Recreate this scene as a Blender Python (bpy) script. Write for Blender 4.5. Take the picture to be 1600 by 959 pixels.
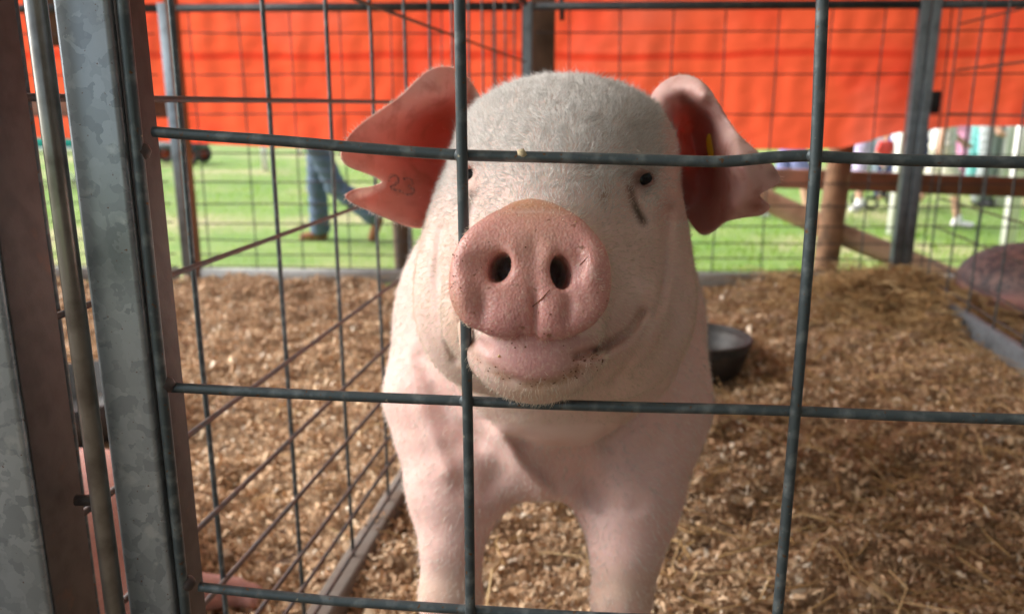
import bpy, math, random
import numpy as np
from mathutils import Vector, Matrix
from mathutils.geometry import delaunay_2d_cdt
random.seed(7); rng = np.random.default_rng(7)
for o in list(bpy.data.objects): bpy.data.objects.remove(o)
SC = bpy.context.scene; COL = SC.collection
R = math.radians
# ------------------------------------------------------------------ camera
EYE = 0.76; FPX = 1280.0; PITCH = R(13.83); SP, CP = math.sin(PITCH), math.cos(PITCH)
GROUND = EYE - 1.17
cam = bpy.data.cameras.new('camera'); camo = bpy.data.objects.new('camera', cam); COL.objects.link(camo)
cam.sensor_width = 22.5; cam.lens = 18.0; cam.clip_start = 0.02; cam.clip_end = 2000
camo.location = (0, 0, EYE); camo.rotation_euler = (math.pi/2 - PITCH, 0, 0)
cam.dof.use_dof = True; cam.dof.focus_distance = 0.485; cam.dof.aperture_fstop = 4.6; cam.dof.aperture_blades = 6
SC.camera = camo
# ------------------------------------------------------------------ light
SUN_EL, SUN_AZ = R(38), R(-75)      # azimuth from +Y towards +X: beyond the pens and to the left
w = bpy.data.worlds.new('World'); SC.world = w; w.use_nodes = True
nt = w.node_tree; nt.nodes.clear()
sky = nt.nodes.new('ShaderNodeTexSky'); sky.sky_type = 'NISHITA'; sky.sun_disc = False
sky.sun_elevation = SUN_EL; sky.sun_rotation = SUN_AZ; sky.dust_density = 4; sky.air_density = 1.0
hs = nt.nodes.new('ShaderNodeHueSaturation'); hs.inputs['Saturation'].default_value = 0.6
bg = nt.nodes.new('ShaderNodeBackground'); bg.inputs['Strength'].default_value = 0.13
wo = nt.nodes.new('ShaderNodeOutputWorld')
nt.links.new(sky.outputs[0], hs.inputs['Color']); nt.links.new(hs.outputs[0], bg.inputs[0]); nt.links.new(bg.outputs[0], wo.inputs[0])
sl = bpy.data.lights.new('sun', 'SUN'); sl.energy = 3.2; sl.angle = R(70); sl.color = (1, .97, .93)
so = bpy.data.objects.new('sun', sl); COL.objects.link(so)
sd = Vector((math.sin(SUN_AZ)*math.cos(SUN_EL), math.cos(SUN_AZ)*math.cos(SUN_EL), math.sin(SUN_EL)))
so.rotation_euler = sd.to_track_quat('Z', 'Y').to_euler(); so.location = (-3, -3, 8)
vs = SC.view_settings; vs.view_transform = 'Standard'; vs.look = 'None'; vs.gamma = 1; vs.exposure = 1.0
SC.cycles.max_bounces = 8; SC.cycles.sample_clamp_indirect = 6
# ------------------------------------------------------------------ geometry of the view
CR = np.array([[1, 0, 0], [0, SP, CP], [0, CP, -SP]], float)   # rows: right, up, forward
CAMP = np.array([0, 0, EYE])
def cc(px, py, z): return np.array([(px-800)*z/FPX, -(py-479.5)*z/FPX, z])     # camera frame point
def W(px, py, z): return cc(px, py, z) @ CR + CAMP                              # world point at camera depth z
def WD(px, py, y):                                                              # world point at forward distance y
    d = cc(px, py, 1.0) @ CR; return CAMP + d*(y/d[1])
def WH(px, py, h):                                                              # world point at height h
    d = cc(px, py, 1.0) @ CR; return CAMP + d*((h-EYE)/d[2])
def tocam(p): return (p-CAMP) @ CR.T
def topx(p):
    c = tocam(p); return 800+c[:, 0]/c[:, 2]*FPX, 479.5-c[:, 1]/c[:, 2]*FPX, c[:, 2]
# ------------------------------------------------------------------ materials
def mat(name, col=(.5, .5, .5), rough=.6, metal=0, noise=None, bump=None, attr=None, sss=None, trans=None, spec=None, ramp=None, vor=None, coat=None):
    """noise=(scale,detail,colour2,lo,hi); bump=(scale,strength,distance); attr=colour attribute name"""
    m = bpy.data.materials.new(name); m.use_nodes = True; n = m.node_tree; N = n.nodes; L = n.links
    b = N['Principled BSDF']; b.inputs['Roughness'].default_value = rough; b.inputs['Metallic'].default_value = metal
    if spec is not None: b.inputs['Specular IOR Level'].default_value = spec
    b.inputs['Base Color'].default_value = (*col, 1)
    tc = N.new('ShaderNodeTexCoord'); src = None
    if attr:
        a = N.new('ShaderNodeAttribute'); a.attribute_name = attr; src = a.outputs['Color']
    if vor:
        v = N.new('ShaderNodeTexVoronoi'); v.inputs['Scale'].default_value = vor[0]
        dn = N.new('ShaderNodeTexNoise'); dn.inputs['Scale'].default_value = vor[0]*.7; dn.inputs['Detail'].default_value = 3
        mx0 = N.new('ShaderNodeMix'); mx0.data_type = 'VECTOR'; mx0.inputs['Factor'].default_value = vor[1]
        L.new(tc.outputs['Object'], dn.inputs['Vector']); L.new(tc.outputs['Object'], mx0.inputs[4]); L.new(dn.outputs['Color'], mx0.inputs[5]); L.new(mx0.outputs[1], v.inputs['Vector'])
        rp = N.new('ShaderNodeValToRGB'); sep = N.new('ShaderNodeSeparateColor'); L.new(v.outputs['Color'], sep.inputs[0]); L.new(sep.outputs[0], rp.inputs[0])
        rp.color_ramp.elements[0].color = (*vor[2], 1); rp.color_ramp.elements[1].color = (*vor[3], 1); src = rp.outputs[0]
    for k in (noise if isinstance(noise, list) else [noise] if noise else []):
        t = N.new('ShaderNodeTexNoise'); t.inputs['Scale'].default_value = k[0]; t.inputs['Detail'].default_value = k[1]
        L.new(tc.outputs['Object'], t.inputs['Vector'])
        mr = N.new('ShaderNodeMapRange'); mr.inputs[1].default_value = k[3]; mr.inputs[2].default_value = k[4]; L.new(t.outputs['Fac'], mr.inputs[0])
        mx = N.new('ShaderNodeMix'); mx.data_type = 'RGBA'; L.new(mr.outputs[0], mx.inputs['Factor'])
        if src: L.new(src, mx.inputs[6])
        else: mx.inputs[6].default_value = (*col, 1)
        mx.inputs[7].default_value = (*k[2], 1); src = mx.outputs[2]
    if src: L.new(src, b.inputs['Base Color'])
    if bump:
        t = N.new('ShaderNodeTexNoise'); t.inputs['Scale'].default_value = bump[0]; t.inputs['Detail'].default_value = 5
        L.new(tc.outputs['Object'], t.inputs['Vector']); bp = N.new('ShaderNodeBump'); bp.inputs['Strength'].default_value = bump[1]; bp.inputs['Distance'].default_value = bump[2]
        L.new(t.outputs['Fac'], bp.inputs['Height']); L.new(bp.outputs[0], b.inputs['Normal'])
    if sss: b.inputs['Subsurface Weight'].default_value = sss[0]; b.inputs['Subsurface Radius'].default_value = (1, .35, .2); b.inputs['Subsurface Scale'].default_value = sss[1]
    if coat: b.inputs['Coat Weight'].default_value = coat; b.inputs['Coat Roughness'].default_value = .15
    if trans:
        tr = N.new('ShaderNodeBsdfTranslucent'); tr.inputs[0].default_value = (*trans[1], 1)
        if src and trans[1] is None: L.new(src, tr.inputs[0])
        ms = N.new('ShaderNodeMixShader'); ms.inputs[0].default_value = trans[0]
        L.new(b.outputs[0], ms.inputs[1]); L.new(tr.outputs[0], ms.inputs[2]); L.new(ms.outputs[0], N['Material Output'].inputs[0])
    return m
M = {}
M['galv'] = mat('galvanized_steel', rough=.42, metal=.55, vor=(110, .022, (.255, .305, .34), (.385, .45, .495)), noise=[(14, 6, (.13, .16, .17), .52, .75), (55, 5, (.44, .50, .53), .60, .68), (420, 2, (.16, .09, .06), .70, .76)], bump=(300, .15, .0006))
M['tubeside'] = mat('shaded_tube_side', (.085, .072, .070), .6, .3, noise=[(60, 5, (.055, .045, .045), .4, .7), (30, 4, (.15, .085, .06), .64, .78)], bump=(400, .2, .0005))  # shade of the tubes' inner sides painted in as dark brown, with mottling
M['wire'] = mat('galvanized_wire', (.07, .092, .102), .48, .55, noise=[(90, 5, (.17, .20, .21), .5, .72), (260, 4, (.13, .065, .03), .64, .7), (140, 3, (.35, .33, .26), .72, .76)], bump=(500, .25, .0006))
M['oldwire'] = mat('aged_wire', (.10, .07, .062), .6, .35, noise=[(60, 4, (.06, .07, .08), .4, .65)], bump=(400, .2, .0006))
M['bar'] = mat('steel_bar', (.27, .275, .26), .3, .9, noise=[(50, 4, (.14, .13, .12), .45, .75)], bump=(600, .12, .0004))
M['tube'] = mat('pen_tube', (.24, .30, .35), .45, .4, noise=[(25, 4, (.13, .16, .18), .45, .75)])
M['palerail'] = mat('pale_steel_rail', (.42, .43, .42), .5, .2, noise=[(25, 4, (.30, .31, .31), .45, .75)])
M['darktube'] = mat('dark_tube', (.05, .06, .07), .5, .3, noise=[(25, 4, (.10, .10, .10), .5, .75)])
M['wood'] = mat('weathered_wood', (.17, .105, .07), .85, noise=[(9, 6, (.08, .05, .035), .4, .7)], bump=(60, .5, .004))
M['paleboard'] = mat('pale_board', (.20, .175, .155), .85, noise=[(18, 6, (.18, .13, .10), .4, .7)], bump=(80, .5, .003))
M['redboard'] = mat('reddish_board', (.30, .135, .085), .8, noise=[(9, 5, (.17, .09, .06), .4, .7)], bump=(60, .4, .003))
M['log'] = mat('bark_log', (.36, .20, .12), .9, noise=[(12, 6, (.17, .10, .065), .4, .65)], bump=(30, .6, .006))
M['rubber'] = mat('black_rubber', (.025, .026, .028), .5, noise=[(40, 4, (.06, .058, .055), .5, .8)])
M['canvas'] = mat('roof_canvas', (.60, .58, .53), .9, bump=(20, .3, .01), trans=(.45, (.62, .60, .54)))
M['blockercanvas'] = mat('light_blocker_canvas', (.20, .18, .16), .9, bump=(20, .3, .01))  # opaque cloth for the added walls that block light
M['paleflake'] = mat('pale_flake', (.62, .52, .33), .8)
M['white'] = mat('white_canvas', (.82, .83, .84), .8)
M['teal'] = mat('teal_canvas', (.03, .42, .36), .8)
M['navy'] = mat('navy_canvas', (.02, .03, .08), .8)
M['bed'] = mat('bedding_base', (.26, .17, .10), 1.0, noise=[(60, 6, (.45, .31, .19), .4, .65)], bump=(90, 1.0, .02))
M['flake'] = mat('wood_shaving', rough=.85, attr='col', trans=(.15, (.5, .3, .15)))
M['eye'] = mat('eye_dark', (.006, .006, .008), .22, spec=.35)
M['tag'] = mat('yellow_plastic', (.75, .42, .02), .4)
M['hair'] = mat('pale_bristle', rough=.55, attr='col', spec=.3)
M['ink'] = mat('tattoo_ink', (.26, .12, .115), .8, noise=[(450, 4, (.60, .25, .20), .42, .56)])
M['dirt'] = mat('mud_speck', (.16, .07, .03), .8)
# ------------------------------------------------------------------ object helpers
def tag(o, label=None, cat=None, group=None, kind=None):
    for k, v in (('label', label), ('category', cat), ('group', group), ('kind', kind)):
        if v: o[k] = v
    return o
def thing(name, loc, label, cat, group=None):
    o = bpy.data.objects.new(name, None); o.location = loc; o.empty_display_size = .05; COL.objects.link(o)
    return tag(o, label, cat, group)
def worldloc(o):
    v = Vector((0, 0, 0))
    while o is not None: v += o.location; o = o.parent
    return np.array(v)
def mesh(name, V, F, m, parent=None, smooth=True, origin=None):
    """V in world coordinates; the mesh is stored relative to its origin"""
    V = np.asarray(V, float).reshape(-1, 3)
    base = worldloc(parent) if parent is not None else np.zeros(3)
    if origin is None: origin = V.mean(0) if parent is not None else (V.min(0)+V.max(0))/2*np.array([1, 1, 0])+np.array([0, 0, V[:, 2].min()])
    me = bpy.data.meshes.new(name)
    if isinstance(F, np.ndarray):
        k = F.shape[1]; me.vertices.add(len(V)); me.vertices.foreach_set('co', (V-origin).astype(np.float32).ravel())
        me.loops.add(F.size); me.loops.foreach_set('vertex_index', F.astype(np.int32).ravel())
        me.polygons.add(len(F)); me.polygons.foreach_set('loop_start', np.arange(0, F.size, k, dtype=np.int32)); me.polygons.foreach_set('loop_total', np.full(len(F), k, np.int32))
        me.update(calc_edges=True)
    else:
        me.from_pydata([tuple(v) for v in (V-origin)], [], F); me.update()
    if smooth: me.polygons.foreach_set('use_smooth', np.ones(len(me.polygons), bool))
    me.materials.append(m)
    o = bpy.data.objects.new(name, me); o.location = Vector(origin-base); o.parent = parent; COL.objects.link(o)
    return o
def setcol(o, name, c):
    c = np.asarray(c, np.float32); 
    if c.shape[1] == 3: c = np.concatenate([c, np.ones((len(c), 1), np.float32)], 1)
    a = o.data.color_attributes.new(name, 'FLOAT_COLOR', 'POINT'); a.data.foreach_set('color', c.ravel())
def tube_g(pts, r, seg=10, cap=True, sq=False):
    P = np.asarray(pts, float); n = len(P); rr = np.full(n, r) if np.isscalar(r) else np.asarray(r)
    T = np.gradient(P, axis=0); T /= np.linalg.norm(T, axis=1)[:, None]
    up = np.array([0, 0, 1.]) if abs(T[0][2]) < .9 else np.array([0, 1., 0])
    V = []
    for i in range(n):
        a = np.cross(T[i], up); a /= np.linalg.norm(a); b = np.cross(a, T[i])
        for k in range(seg):
            t = 2*math.pi*k/seg; V.append(P[i]+rr[i]*(math.cos(t)*a+math.sin(t)*b))
    F = [(i*seg+k, i*seg+(k+1) % seg, (i+1)*seg+(k+1) % seg, (i+1)*seg+k) for i in range(n-1) for k in range(seg)]
    if cap: F += [tuple(range(seg))[::-1], tuple(range((n-1)*seg, n*seg))]
    return V, F
def box_g(c, ax, ay, az, hx, hy, hz, bev=.0):
    """bevelled box, axes given as unit vectors"""
    c, ax, ay, az = map(lambda q: np.asarray(q, float), (c, ax, ay, az)); b = bev
    V = []; F = []
    if b <= 0:
        for s in ((-1, -1, -1), (1, -1, -1), (1, 1, -1), (-1, 1, -1), (-1, -1, 1), (1, -1, 1), (1, 1, 1), (-1, 1, 1)): V.append(c+s[0]*hx*ax+s[1]*hy*ay+s[2]*hz*az)
        return V, [(0, 3, 2, 1), (4, 5, 6, 7), (0, 1, 5, 4), (1, 2, 6, 5), (2, 3, 7, 6), (3, 0, 4, 7)]
    # section (x,y) with rounded corners extruded along z
    sec = []
    for (sx, sy, a0) in ((1, 1, 0), (-1, 1, 90), (-1, -1, 180), (1, -1, 270)):
        for k in range(4):
            t = R(a0+30*k); sec.append((sx*(hx-b)+b*math.cos(t), sy*(hy-b)+b*math.sin(t)))
    m = len(sec)
    for z in (-hz, hz):
        for (x, y) in sec: V.append(c+x*ax+y*ay+z*az)
    F = [(k, (k+1) % m, m+(k+1) % m, m+k) for k in range(m)]+[tuple(range(m))[::-1], tuple(range(m, 2*m))]
    return V, F
def lathe_g(c, prof, seg=40):
    V = []; F = []; n = len(prof)
    for k in range(seg):
        t = 2*math.pi*k/seg
        for (r, z) in prof: V.append((c[0]+r*math.cos(t), c[1]+r*math.sin(t), c[2]+z))
    for k in range(seg):
        for i in range(n-1):
            a = k*n+i; b = ((k+1) % seg)*n+i; F.append((a, b, b+1, a+1))
    return V, F
def join_g(gs):
    V = []; F = []
    for v, f in gs: o = len(V); V += list(v); F += [tuple(i+o for i in q) for q in f]
    return V, F
def wob(pts, amp, n=24):
    """subdivide a polyline and give it the small irregularity of old wire"""
    pts = np.asarray(pts, float); out = []
    t = np.linspace(0, len(pts)-1, n); off = rng.normal(0, amp, (5, 3)); tt = np.linspace(0, 1, 5)
    P = np.array([[np.interp(a, range(len(pts)), pts[:, k]) for k in range(3)] for a in t])
    o = np.array([[np.interp(a/(len(pts)-1), tt, off[:, k]) for k in range(3)] for a in t])
    return P+o
# ------------------------------------------------------------------ signed-distance mesher (surface nets)
def smin(a, b, k):
    h = np.clip(.5+.5*(b-a)/k, 0, 1); return b*(1-h)+a*h-k*h*(1-h)
def smax(a, b, k): return -smin(-a, -b, k)
def s_ell(p, c, r, rot=None):
    q = p-np.asarray(c, np.float32)
    if rot is not None: q = q @ rot.astype(np.float32)
    r = np.asarray(r, np.float32); k0 = np.sqrt(((q/r)**2).sum(1))+1e-9; k1 = np.sqrt(((q/(r*r))**2).sum(1))+1e-9
    return k0*(k0-1)/k1
def s_cap(p, a, b, ra, rb):
    a = np.asarray(a, np.float32); b = np.asarray(b, np.float32); d = b-a
    t = np.clip(((p-a) @ d)/(d @ d), 0, 1); return np.linalg.norm(p-a-t[:, None]*d, axis=1)-(ra+(rb-ra)*t)
def sdf_mesh(f, xs, ys, zs, newton=2):
    xs, ys, zs = [np.asarray(q, np.float32) for q in (xs, ys, zs)]; nx, ny, nz = len(xs), len(ys), len(zs); S = 4
    ix, iy, iz = [np.unique(np.append(np.arange(0, n, S), n-1)) for n in (nx, ny, nz)]
    g = np.stack(np.meshgrid(xs[ix], ys[iy], zs[iz], indexing='ij'), -1).reshape(-1, 3)
    dc = f(g).reshape(len(ix), len(iy), len(iz))
    bx, by, bz = len(ix)-1, len(iy)-1, len(iz)-1
    diag = np.sqrt(np.diff(xs[ix])[:, None, None]**2+np.diff(ys[iy])[None, :, None]**2+np.diff(zs[iz])[None, None, :]**2)
    mn = np.full((bx, by, bz), 1e9)
    for a in (0, 1):
        for b in (0, 1):
            for c in (0, 1): mn = np.minimum(mn, np.abs(dc[a:a+bx, b:b+by, c:c+bz]))
    near = mn < diag*1.15+.004
    D = np.repeat(np.repeat(np.repeat(dc[:-1, :-1, :-1], S, 0), S, 1), S, 2)
    full = np.full((nx, ny, nz), 1.0, np.float32); full[:min(nx, D.shape[0]), :min(ny, D.shape[1]), :min(nz, D.shape[2])] = D[:nx, :ny, :nz]
    mk = np.zeros((nx, ny, nz), bool); big = np.repeat(np.repeat(np.repeat(near, S, 0), S, 1), S, 2)[:nx, :ny, :nz]
    mk[:big.shape[0], :big.shape[1], :big.shape[2]] = big
    for ax in range(3): 
        sh = np.roll(mk, 1, ax); mk |= sh
    I = np.argwhere(mk); P = np.stack([xs[I[:, 0]], ys[I[:, 1]], zs[I[:, 2]]], 1)
    val = np.empty(len(P), np.float32)
    for s in range(0, len(P), 400000): val[s:s+400000] = f(P[s:s+400000])
    full[I[:, 0], I[:, 1], I[:, 2]] = val
    neg = full < 0
    cnt = sum(neg[a:nx-1+a, b:ny-1+b, c:nz-1+c].astype(np.int8) for a in (0, 1) for b in (0, 1) for c in (0, 1))
    cells = np.argwhere((cnt > 0) & (cnt < 8)); idx = np.full((nx-1, ny-1, nz-1), -1, np.int32)
    idx[cells[:, 0], cells[:, 1], cells[:, 2]] = np.arange(len(cells))
    acc = np.zeros((len(cells), 3)); num = np.zeros(len(cells)); off = [(a, b, c) for a in (0, 1) for b in (0, 1) for c in (0, 1)]
    X = (xs, ys, zs)
    def pos(q): return np.stack([xs[q[:, 0]], ys[q[:, 1]], zs[q[:, 2]]], 1)
    for a in off:
        for ax in range(3):
            if a[ax]: continue
            b = list(a); b[ax] = 1; qa = cells+np.array(a); qb = cells+np.array(b)
            va = full[qa[:, 0], qa[:, 1], qa[:, 2]]; vb = full[qb[:, 0], qb[:, 1], qb[:, 2]]; s = (va < 0) != (vb < 0)
            t = np.where(s, va/np.where(s, va-vb, 1), 0); p = pos(qa)+(pos(qb)-pos(qa))*t[:, None]
            acc[s] += p[s]; num[s] += 1
    V = (acc/num[:, None]).astype(np.float32); Q = []
    for ax in range(3):
        o1, o2 = (ax+1) % 3, (ax+2) % 3
        sl0 = [slice(1, -1)]*3; sl0[ax] = slice(0, -1); sl1 = [slice(1, -1)]*3; sl1[ax] = slice(1, None)
        a = neg[tuple(sl0)]; b = neg[tuple(sl1)]; E = np.argwhere(a != b)
        base = E.copy(); base[:, o1] += 1; base[:, o2] += 1
        fl = a[E[:, 0], E[:, 1], E[:, 2]]
        q = []
        for (d1, d2) in ((-1, -1), (0, -1), (0, 0), (-1, 0)):
            c = base.copy(); c[:, o1] += d1; c[:, o2] += d2; q.append(idx[c[:, 0], c[:, 1], c[:, 2]])
        q = np.stack(q, 1); q[~fl] = q[~fl][:, ::-1]; Q.append(q)
    Q = np.concatenate(Q); Q = Q[(Q >= 0).all(1)]
    for _ in range(newton):
        v = f(V); g, = (sgrad(f, V),); gg = (g*g).sum(1)+1e-6
        st = (v/gg)[:, None]*g; ln = np.linalg.norm(st, axis=1); st *= np.minimum(1, .004/(ln+1e-9))[:, None]; V = V-st
    return V, Q
def sgrad(f, V, e=6e-4):
    g = np.empty_like(V)
    for k in range(3):
        d = np.zeros(3, np.float32); d[k] = e; g[:, k] = (f(V+d)-f(V-d))/(2*e)
    return g
def rng_axis(segs):
    """[(start,end,step),...] -> nonuniform axis"""
    out = []
    for a, b, s in segs: out += list(np.linspace(a, b, max(2, int(round((b-a)/s))+1))[:-1])
    out.append(segs[-1][1]); return np.array(out)
def polydist(x, y, pts):
    d = np.full(x.shape, 1e9)
    for (a, b) in zip(pts[:-1], pts[1:]):
        a = np.array(a, float); b = np.array(b, float); v = b-a; t = np.clip(((x-a[0])*v[0]+(y-a[1])*v[1])/(v@v), 0, 1)
        d = np.minimum(d, np.hypot(x-a[0]-t*v[0], y-a[1]-t*v[1]))
    return d
def vnoise(p, s, seed=0):
    """cheap smooth pseudo-noise in -1..1"""
    r = np.random.default_rng(seed); o = np.zeros(len(p))
    for k in range(6):
        d = r.normal(size=3); d /= np.linalg.norm(d); o += np.sin((p@d)*s*(1+.35*k)+r.uniform(0, 6.28))
    return o/3.2
# ================================================================== SETTING
def bed_h(x, y):
    p = np.stack([x, y, 0*x], -1).reshape(-1, 3)
    h = .017*vnoise(p, 9, 1)+.015*vnoise(p, 23, 2)+.008*vnoise(p, 60, 3)
    h = h.reshape(x.shape)+.012*np.clip((y-2.2)/1.0, 0, 1)
    c = WH(1370, 470, .04); h = h+.07*np.exp(-(((x-c[0])/.33)**2+((y-c[1])/.30)**2))
    c = WH(1390, 506, .03); h = h-.05*np.exp(-(((x-c[0])/.075)**2+((y-c[1])/.10)**2))
    c = WH(420, 452, .0); h = h+.035*np.exp(-(((x-c[0])/.5)**2+((y-c[1])/.22)**2))
    return h+.02
gx = np.concatenate([np.linspace(-150, -12, 14), np.linspace(-10, 14, 90), np.linspace(16, 160, 14)]); gy = np.concatenate([np.linspace(-60, -2, 10), np.linspace(-1, 34, 130), np.linspace(38, 400, 18)])
X, Y = np.meshgrid(gx, gy, indexing='ij'); Zg = GROUND+.02*np.sin(X*.7)*np.cos(Y*.5)
def grid_faces(nx, ny):
    i, j = np.meshgrid(np.arange(nx-1), np.arange(ny-1), indexing='ij'); a = (i*ny+j).ravel(); return np.stack([a, a+ny, a+ny+1, a+1], 1)
def grass_material():
    m = mat('grass_ground', (.15, .26, .05), .95, noise=[(1.3, 5, (.24, .31, .09), .4, .62), (.45, 5, (.42, .36, .20), .50, .64), (14, 5, (.13, .25, .045), .5, .75)], bump=(40, .8, .03))
    return m
M['grass'] = grass_material()
o = mesh('grass_ground', np.stack([X, Y, Zg], -1), grid_faces(len(gx), len(gy)), M['grass'], origin=np.zeros(3)); tag(o, kind='structure')
X, Y = np.meshgrid(np.linspace(-14, 14, 60), np.linspace(-7, .42, 30), indexing='ij'); M['earth'] = mat('bounce_block_earth', (.15, .115, .085), .95, noise=[(3, 6, (.10, .075, .055), .4, .65), (30, 4, (.24, .18, .12), .6, .75)], bump=(30, .6, .02))
o = mesh('bounce_block_ground', np.stack([X, Y, GROUND+.03+.008*np.sin(X*3)*np.cos(Y*4)], -1), grid_faces(60, 30), M['earth'], origin=np.zeros(3)); tag(o, kind='structure')  # unseen brown ground, added to stop green bounce from the grass
# blades of grass outside the pens
n = 26000; gyy = 4.0+rng.random(n)**1.5*14; gxx = (rng.random(n)-.5)*1.25*gyy
az = rng.random(n)*6.28; hh = .03+.04*rng.random(n); wd = .006+.004*rng.random(n)
b0 = np.stack([gxx, gyy, np.full(n, GROUND-.01)], 1); dv = np.stack([np.cos(az), np.sin(az), 0*az], 1)*wd[:, None]
tp = b0+np.stack([rng.normal(0, .02, n), rng.normal(0, .02, n), hh], 1)
V = np.stack([b0-dv, b0+dv, tp], 1).reshape(-1, 3); M['blade'] = mat('grass_blade', rough=.8, attr='col', trans=(.35, (.35, .6, .08)))
o = mesh('grass', V, np.arange(3*n).reshape(-1, 3), M['blade'], smooth=False, origin=np.array([0, 4, GROUND])); tag(o, kind='stuff', label='short mown green grass beyond the pens', cat='grass')
c = np.array([.15, .25, .05])*(.7+.6*rng.random((n, 1)))+rng.random((n, 1))*np.array([.10, .05, .02]); setcol(o, 'col', np.repeat(c, 3, 0))
# raised floor of the pens
V, F = box_g((0, 1.95, (GROUND-.03)/2-.005), (1, 0, 0), (0, 1, 0), (0, 0, 1), 4.2, 1.50, (-GROUND+.02)/2-.003)
o = mesh('pen_floor', V, F, M['wood'], smooth=False); tag(o, kind='structure')
bx = np.linspace(-2.3, 2.4, 260); by = np.linspace(.52, 3.34, 200); X, Y = np.meshgrid(bx, by, indexing='ij')
o = mesh('bedding_ground', np.stack([X, Y, bed_h(X, Y)-.008], -1), grid_faces(260, 200), M['bed'], origin=np.zeros(3)); tag(o, kind='structure')
# wood shavings
def shavings(n, name, x0, x1, y0, y1, L0, L1, dens=1.0, label='', pal=None):
    y = y0+(y1-y0)*rng.random(n)**dens; x = x0+(x1-x0)*rng.random(n)
    z = bed_h(x, y)+rng.random(n)*.008
    L = L0+(L1-L0)*rng.random(n)**2; Wd = L*(.25+.4*rng.random(n)); a = rng.random(n)*6.28; curl = rng.normal(0, .35, n)*L
    t = np.stack([np.cos(a), np.sin(a), rng.normal(0, .45, n)], 1); t /= np.linalg.norm(t, axis=1)[:, None]
    s = np.cross(t, np.stack([rng.normal(0, .5, n), rng.normal(0, .5, n), np.ones(n)], 1)); s /= np.linalg.norm(s, axis=1)[:, None]
    nn = np.cross(s, t); c = np.stack([x, y, z], 1); vs_ = []
    for k, u in enumerate((-1, 0, 1)):
        mid = c+t*(u*L/2)[:, None]+nn*(curl*(1 if u == 0 else -.3))[:, None]; ww = Wd/2*(1 if u == 0 else .6)
        vs_ += [mid-s*ww[:, None], mid+s*ww[:, None]+nn*(curl*.4)[:, None]]
    V = np.stack(vs_, 1).reshape(-1, 3); b = np.arange(n)*6
    F = np.concatenate([np.stack([b, b+2, b+3, b+1], 1), np.stack([b+2, b+4, b+5, b+3], 1)])
    o = mesh(name, V, F, M['flake'], smooth=True, origin=np.zeros(3)); tag(o, kind='stuff', label=label, cat='bedding')
    pal = np.array(pal); k = rng.choice(len(pal), n, p=[.30, .28, .2, .14, .08]); c = pal[k]*(.75+.5*rng.random((n, 1)))
    setcol(o, 'col', np.repeat(c, 6, 0)); return o
PAL = [(.57, .39, .24), (.68, .50, .32), (.40, .26, .15), (.76, .60, .41), (.86, .77, .62)]
shavings(165000, 'wood_shavings', -1.9, 1.9, .72, 3.32, .006, .017, 1.15, 'curled brown and pale wood shavings covering the pen floor', PAL)
shavings(15000, 'coarse_shavings', -1.9, 1.9, .8, 3.32, .014, .029, 1.0, 'larger curled shavings strewn over the bedding', PAL)
def straws(n, name, cx, cy, sx, sy, zr, label, Lr=(.05, .16)):
    x = cx+rng.normal(0, sx, n); y = np.clip(cy+rng.normal(0, sy, n), .75, 3.28); z = bed_h(x, y)+.008+rng.random(n)*zr
    L = Lr[0]+(Lr[1]-Lr[0])*rng.random(n); a = rng.random(n)*6.28; t = np.stack([np.cos(a), np.sin(a), rng.normal(0, .18, n)], 1)
    c = np.stack([x, y, z], 1); r = .0010+.0011*rng.random(n); vs_ = []
    sag = rng.normal(0, .012, (n, 3)); side = np.stack([-np.sin(a), np.cos(a), 0*a], 1); upv = np.array([0, 0, 1.])
    for u in (-1, 0, 1):
        mid = c+t*(u*L/2)[:, None]+sag*(1 if u == 0 else 0)
        for k in range(3): vs_.append(mid+side*(r*math.cos(2.094*k))[:, None]+upv*(r*math.sin(2.094*k))[:, None])
    V = np.stack(vs_, 1).reshape(-1, 3); b = np.arange(n)*9; F = []
    for s in (0, 3):
        for k in range(3): F.append(np.stack([b+s+k, b+s+(k+1) % 3, b+s+3+(k+1) % 3, b+s+3+k], 1))
    o = mesh(name, V, np.concatenate(F), M['flake'], origin=np.zeros(3)); tag(o, kind='stuff', label=label, cat='straw')
    pal = np.array([(.62, .42, .19), (.50, .33, .15), (.75, .56, .30), (.38, .23, .10)]); c = pal[rng.choice(4, n)]*(.8+.4*rng.random((n, 1))); setcol(o, 'col', np.repeat(c, 9, 0))
straws(900, 'loose_straw', .45, 1.7, .5, .7, .006, 'loose straw stalks scattered over the shavings')
c = WH(1390, 460, .08); straws(2600, 'straw_heap', c[0], c[1], .24, .20, .05, 'tangled straw heaped in the back corner by the pen post', (.04, .13))
c = WH(1500, 560, .0); straws(500, 'straw_by_rail', c[0], c[1]-.1, .18, .5, .02, 'straw caught along the rail of the right hand panel', (.04, .11))
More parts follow.
